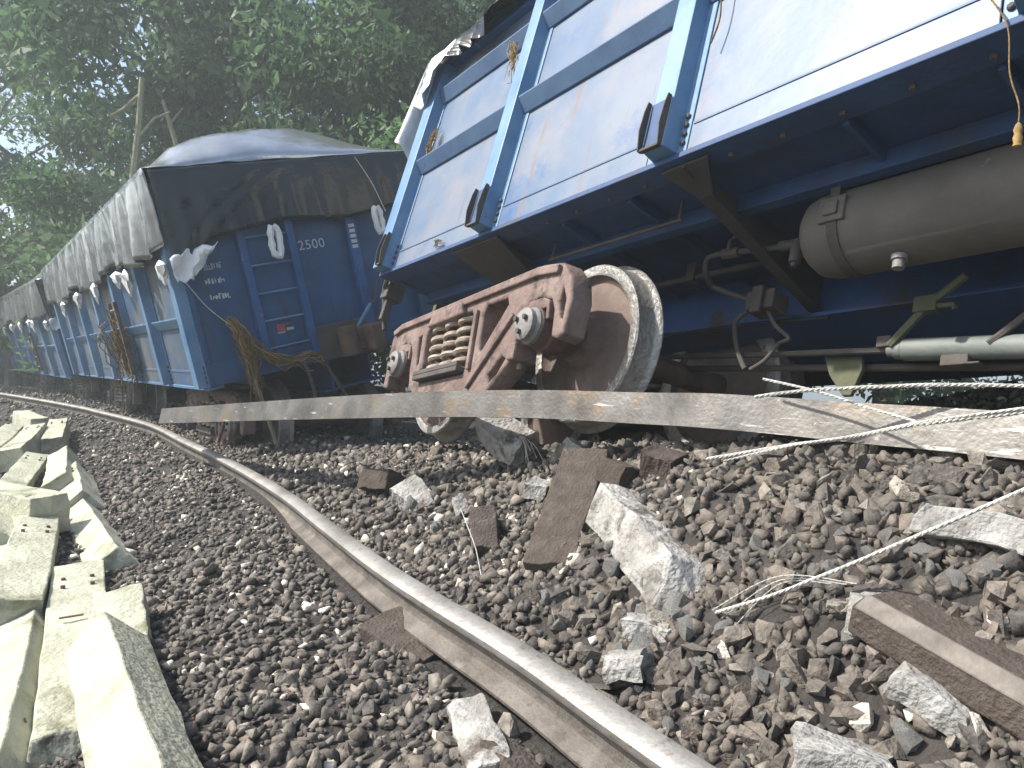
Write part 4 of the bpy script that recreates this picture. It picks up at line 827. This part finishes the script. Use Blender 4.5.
# ---------------------------------------------------------------- grass by the far sleepers
r = np.random.default_rng(11); n = 60000
gx = r.uniform(-22, -2.2, n); gy = r.uniform(3.5, 24, n); sd = sdist(gx, gy); k = (sd < -2.0 - .5 * r.random(n)) & (sd > -9) ; gx, gy = gx[k], gy[k]; n = len(gx); gzv = ground(gx, gy)
h = r.uniform(.12, .34, n); an = r.uniform(0, 6.28, n); wd = .012; lx, ly = r.normal(0, .05, n), r.normal(0, .05, n)
V = np.stack([np.stack([gx - np.cos(an) * wd, gy - np.sin(an) * wd, gzv], 1), np.stack([gx + np.cos(an) * wd, gy + np.sin(an) * wd, gzv], 1), np.stack([gx + lx, gy + ly, gzv + h], 1)], 1).reshape(-1, 3)
me = bpy.data.meshes.new('grass'); me.from_pydata(V.tolist(), [], np.arange(3 * n).reshape(-1, 3).tolist()); at_ = me.attributes.new('rnd', 'FLOAT', 'FACE'); at_.data.foreach_set('value', r.random(n).astype(np.float32)); me.materials.append(M['grass'])
tag(link('grass', me), 'green grass growing left of the sleeper pile', 'grass', None, 'stuff')

# ---------------------------------------------------------------- ballast: the largest stones singly, the rest joined
def rock(seed, npt, flat):
    r = np.random.default_rng(seed); p = r.normal(size=(npt, 3)); p /= np.linalg.norm(p, axis=1)[:, None]; p *= r.uniform(.8, 1.05, (npt, 1)); p *= np.array([1, r.uniform(.6, .9), flat]); return hull(p.tolist())
ROCKS = [rock(100 + k, 9 + k % 5, .36 + .32 * ((k * 7) % 5) / 4) for k in range(16)]
r = np.random.default_rng(5); XS, YS = [], []
for y0, y1, dens in ((.75, 2.4, 2100), (2.4, 3.6, 1800), (3.6, 6, 1000), (6, 9.5, 420), (9.5, 16, 120), (16, 26, 25)):
    xm = .78 * y1 + .7; n = int((y1 - y0) * 2 * xm * dens); x = r.uniform(-xm, xm, n); y = r.uniform(y0, y1, n); k = np.abs(x) < .78 * y + .6; XS.append(x[k]); YS.append(y[k])
X = np.concatenate(XS); Y = np.concatenate(YS); S = sdist(X, Y); Z = ground(X, Y)
k = (S > -2.7 - .6 * r.random(len(X))) & (S < 3.4) & (np.abs(S) > .05); X, Y, S, Z = X[k], Y[k], S[k], Z[k]; n = len(X)
size = np.exp(r.normal(np.log(.0225), .34, n)) * np.where(S > .15, 1.2, .98) * np.where(Y > 5, 1.2, 1.) * np.where(Y > 9, 1.3, 1.); size = np.where((S > .3) & (r.random(n) < np.where(Y < 2.4, .12, .05)), size * 1.8, size); size = np.clip(size, .009, .056)
Z = Z + size * r.uniform(-.15, .5, n)
ax = r.normal(size=(n, 4)); ax /= np.linalg.norm(ax, axis=1)[:, None]; flat = (S < 0) & (r.random(n) < .6); ax[flat, 1:3] *= .25; ax /= np.linalg.norm(ax, axis=1)[:, None]
w_, x_, y_, z_ = ax.T
RM = np.stack([1 - 2 * (y_ ** 2 + z_ ** 2), 2 * (x_ * y_ - z_ * w_), 2 * (x_ * z_ + y_ * w_), 2 * (x_ * y_ + z_ * w_), 1 - 2 * (x_ ** 2 + z_ ** 2), 2 * (y_ * z_ - x_ * w_), 2 * (x_ * z_ - y_ * w_), 2 * (y_ * z_ + x_ * w_), 1 - 2 * (x_ ** 2 + y_ ** 2)], 1).reshape(-1, 3, 3)
px = X / Y; py = (Z - .85) / Y; inview = (np.abs(px) < .69) & (py > -.52)
big = np.argsort(-(size / np.hypot(X, Y)) * inview)[:290]; single = np.zeros(n, bool); single[big] = True
tid = r.integers(0, len(ROCKS), n); tint = r.random(n); dusty = (S > .35) & (Y < 2.5) & (X < 1.3); tint = np.where(dusty, np.clip(tint * .58 + .40, 0, .999), np.where(tint > .95, tint * .6, tint))  # sunlit ground outside the wagon's shade painted paler, with more pale grey stones
rock_me = []
for V, Fc in ROCKS:
    me = bpy.data.meshes.new('stone'); me.from_pydata(V.tolist(), [], Fc.tolist()); me.materials.append(M['near_stone']); rock_me.append(me)
for i in big:
    o = link('stone', rock_me[tid[i]], gnd); m = Matrix(RM[i].tolist()).to_4x4(); m.translation = (X[i], Y[i], Z[i]); o.matrix_world = m @ Matrix.Scale(float(size[i]), 4)
VV, FF, TT = [], [], []; off = 0
for t, (V, Fc) in enumerate(ROCKS):
    idx = np.where((tid == t) & ~single)[0]; P = np.einsum('nij,vj->nvi', RM[idx], V) * size[idx][:, None, None] + np.stack([X[idx], Y[idx], Z[idx]], 1)[:, None, :]
    VV.append(P.reshape(-1, 3)); FF.append((Fc[None] + (np.arange(len(idx)) * len(V))[:, None, None]).reshape(-1, 3) + off); off += len(idx) * len(V); TT.append(np.repeat(tint[idx], len(Fc)))
VV = np.concatenate(VV); FF = np.concatenate(FF); TT = np.concatenate(TT)
me = bpy.data.meshes.new('ballast'); me.vertices.add(len(VV)); me.vertices.foreach_set('co', VV.ravel().astype(np.float32)); me.loops.add(FF.size); me.loops.foreach_set('vertex_index', FF.ravel().astype(np.int32))
me.polygons.add(len(FF)); me.polygons.foreach_set('loop_start', np.arange(0, FF.size, 3, dtype=np.int32)); me.update(calc_edges=True)
at_ = me.attributes.new('rnd', 'FLOAT', 'FACE'); at_.data.foreach_set('value', TT.astype(np.float32)); me.materials.append(M['stone'])
tag(link('ballast', me), 'dark crushed stone ballast heaped around the rail', 'ballast', None, 'stuff')
print('stones', n, 'tris', len(FF))
# pale lumps of crushed concrete among the ballast
WS = [(.369, 2.505, .309, .030), (.419, 2.355, .258, .032), (.46, 2.258, .236, .044), (.43, 2.181, .175, .040), (.508, 2.107, .209, .055), (.397, 2.036, .092, .060), (.475, 2.261, .251, .045), (.56, 2.2, .26, .035), (.36, 2.4, .25, .04), (.52, 2.02, .19, .04), (.6, 1.95, .22, .03), (.739, 2.13, .412, .030), (.853, 1.891, .407, .028), (.533, 1.905, .144, .022), (.506, 1.919, .129, .026), (-.13, 2.92, .118, .025), (.192, 2.315, .085, .03), (.317, 2.336, .175, .028), (.149, 2.465, .127, .03), (.857, 2.148, .521, .03), (.902, 1.962, .483, .024), (.938, 1.879, .464, .02), (1.037, 1.797, .483, .028), (1.057, 1.705, .447, .030), (1.029, 1.758, .455, .022), (1.114, 1.669, .471, .032), (.872, 1.681, .305, .035), (1.002, 1.953, .544, .02), (.817, 1.928, .396, .02), (.508, 1.817, .094, .02), (.423, 1.774, .03, .026), (.639, 1.773, .164, .028), (.826, 1.718, .29, .03), (.836, 1.485, .169, .036), (-.45, 3.5, .25, .035), (-.3, 3.2, .2, .03)]
for k in range(34):
    x, y = rr.uniform(-.3, 1.5), rr.uniform(1.5, 3.2)
    if sdist(x, y)[0] > .2: WS.append((x, y, gz(x, y) + .012, rr.uniform(.012, .028)))
ROUGH = []
for k in range(6):
    V, Fc = rock(300 + k, 22, .7); me = bpy.data.meshes.new('concrete_lump'); me.from_pydata(V.tolist(), [], Fc.tolist()); b = bmesh.new(); b.from_mesh(me)
    bmesh.ops.subdivide_edges(b, edges=b.edges, cuts=1, use_grid_fill=True)
    for v in b.verts: v.co *= 1 + .22 * mnoise.noise(v.co * 2.2 + Vector((k, 0, 0))) + .10 * mnoise.noise(v.co * 6)
    b.to_mesh(me); b.free(); me.materials.append(M['white_stone']); me.shade_smooth(); me.set_sharp_from_angle(angle=R(35)); ROUGH.append(me)
for k, (x, y, z, s) in enumerate(WS):
    o = link('concrete_lump', ROUGH[k % 6], gnd); o.location = (x, y, z + s * .25); o.rotation_euler = (rr.uniform(0, 6), rr.uniform(0, 6), rr.uniform(0, 6)); o.scale = (s * 1.15,) * 3

HAZE = .0065
# ---------------------------------------------------------------- thin damp air
hz = bpy.data.materials.new('haze'); hz.use_nodes = True; t = hz.node_tree; t.nodes.clear()
pv = t.nodes.new('ShaderNodeVolumePrincipled'); pv.inputs['Color'].default_value = (.84, .93, .94, 1); pv.inputs['Density'].default_value = HAZE; pv.inputs['Anisotropy'].default_value = .2
ou = t.nodes.new('ShaderNodeOutputMaterial'); t.links.new(pv.outputs[0], ou.inputs['Volume'])
tag(MB().box((-320, -320, -3), (320, 320, 21)).obj('haze', hz), 'thin pale haze in the air over the track', 'haze', None, 'stuff')
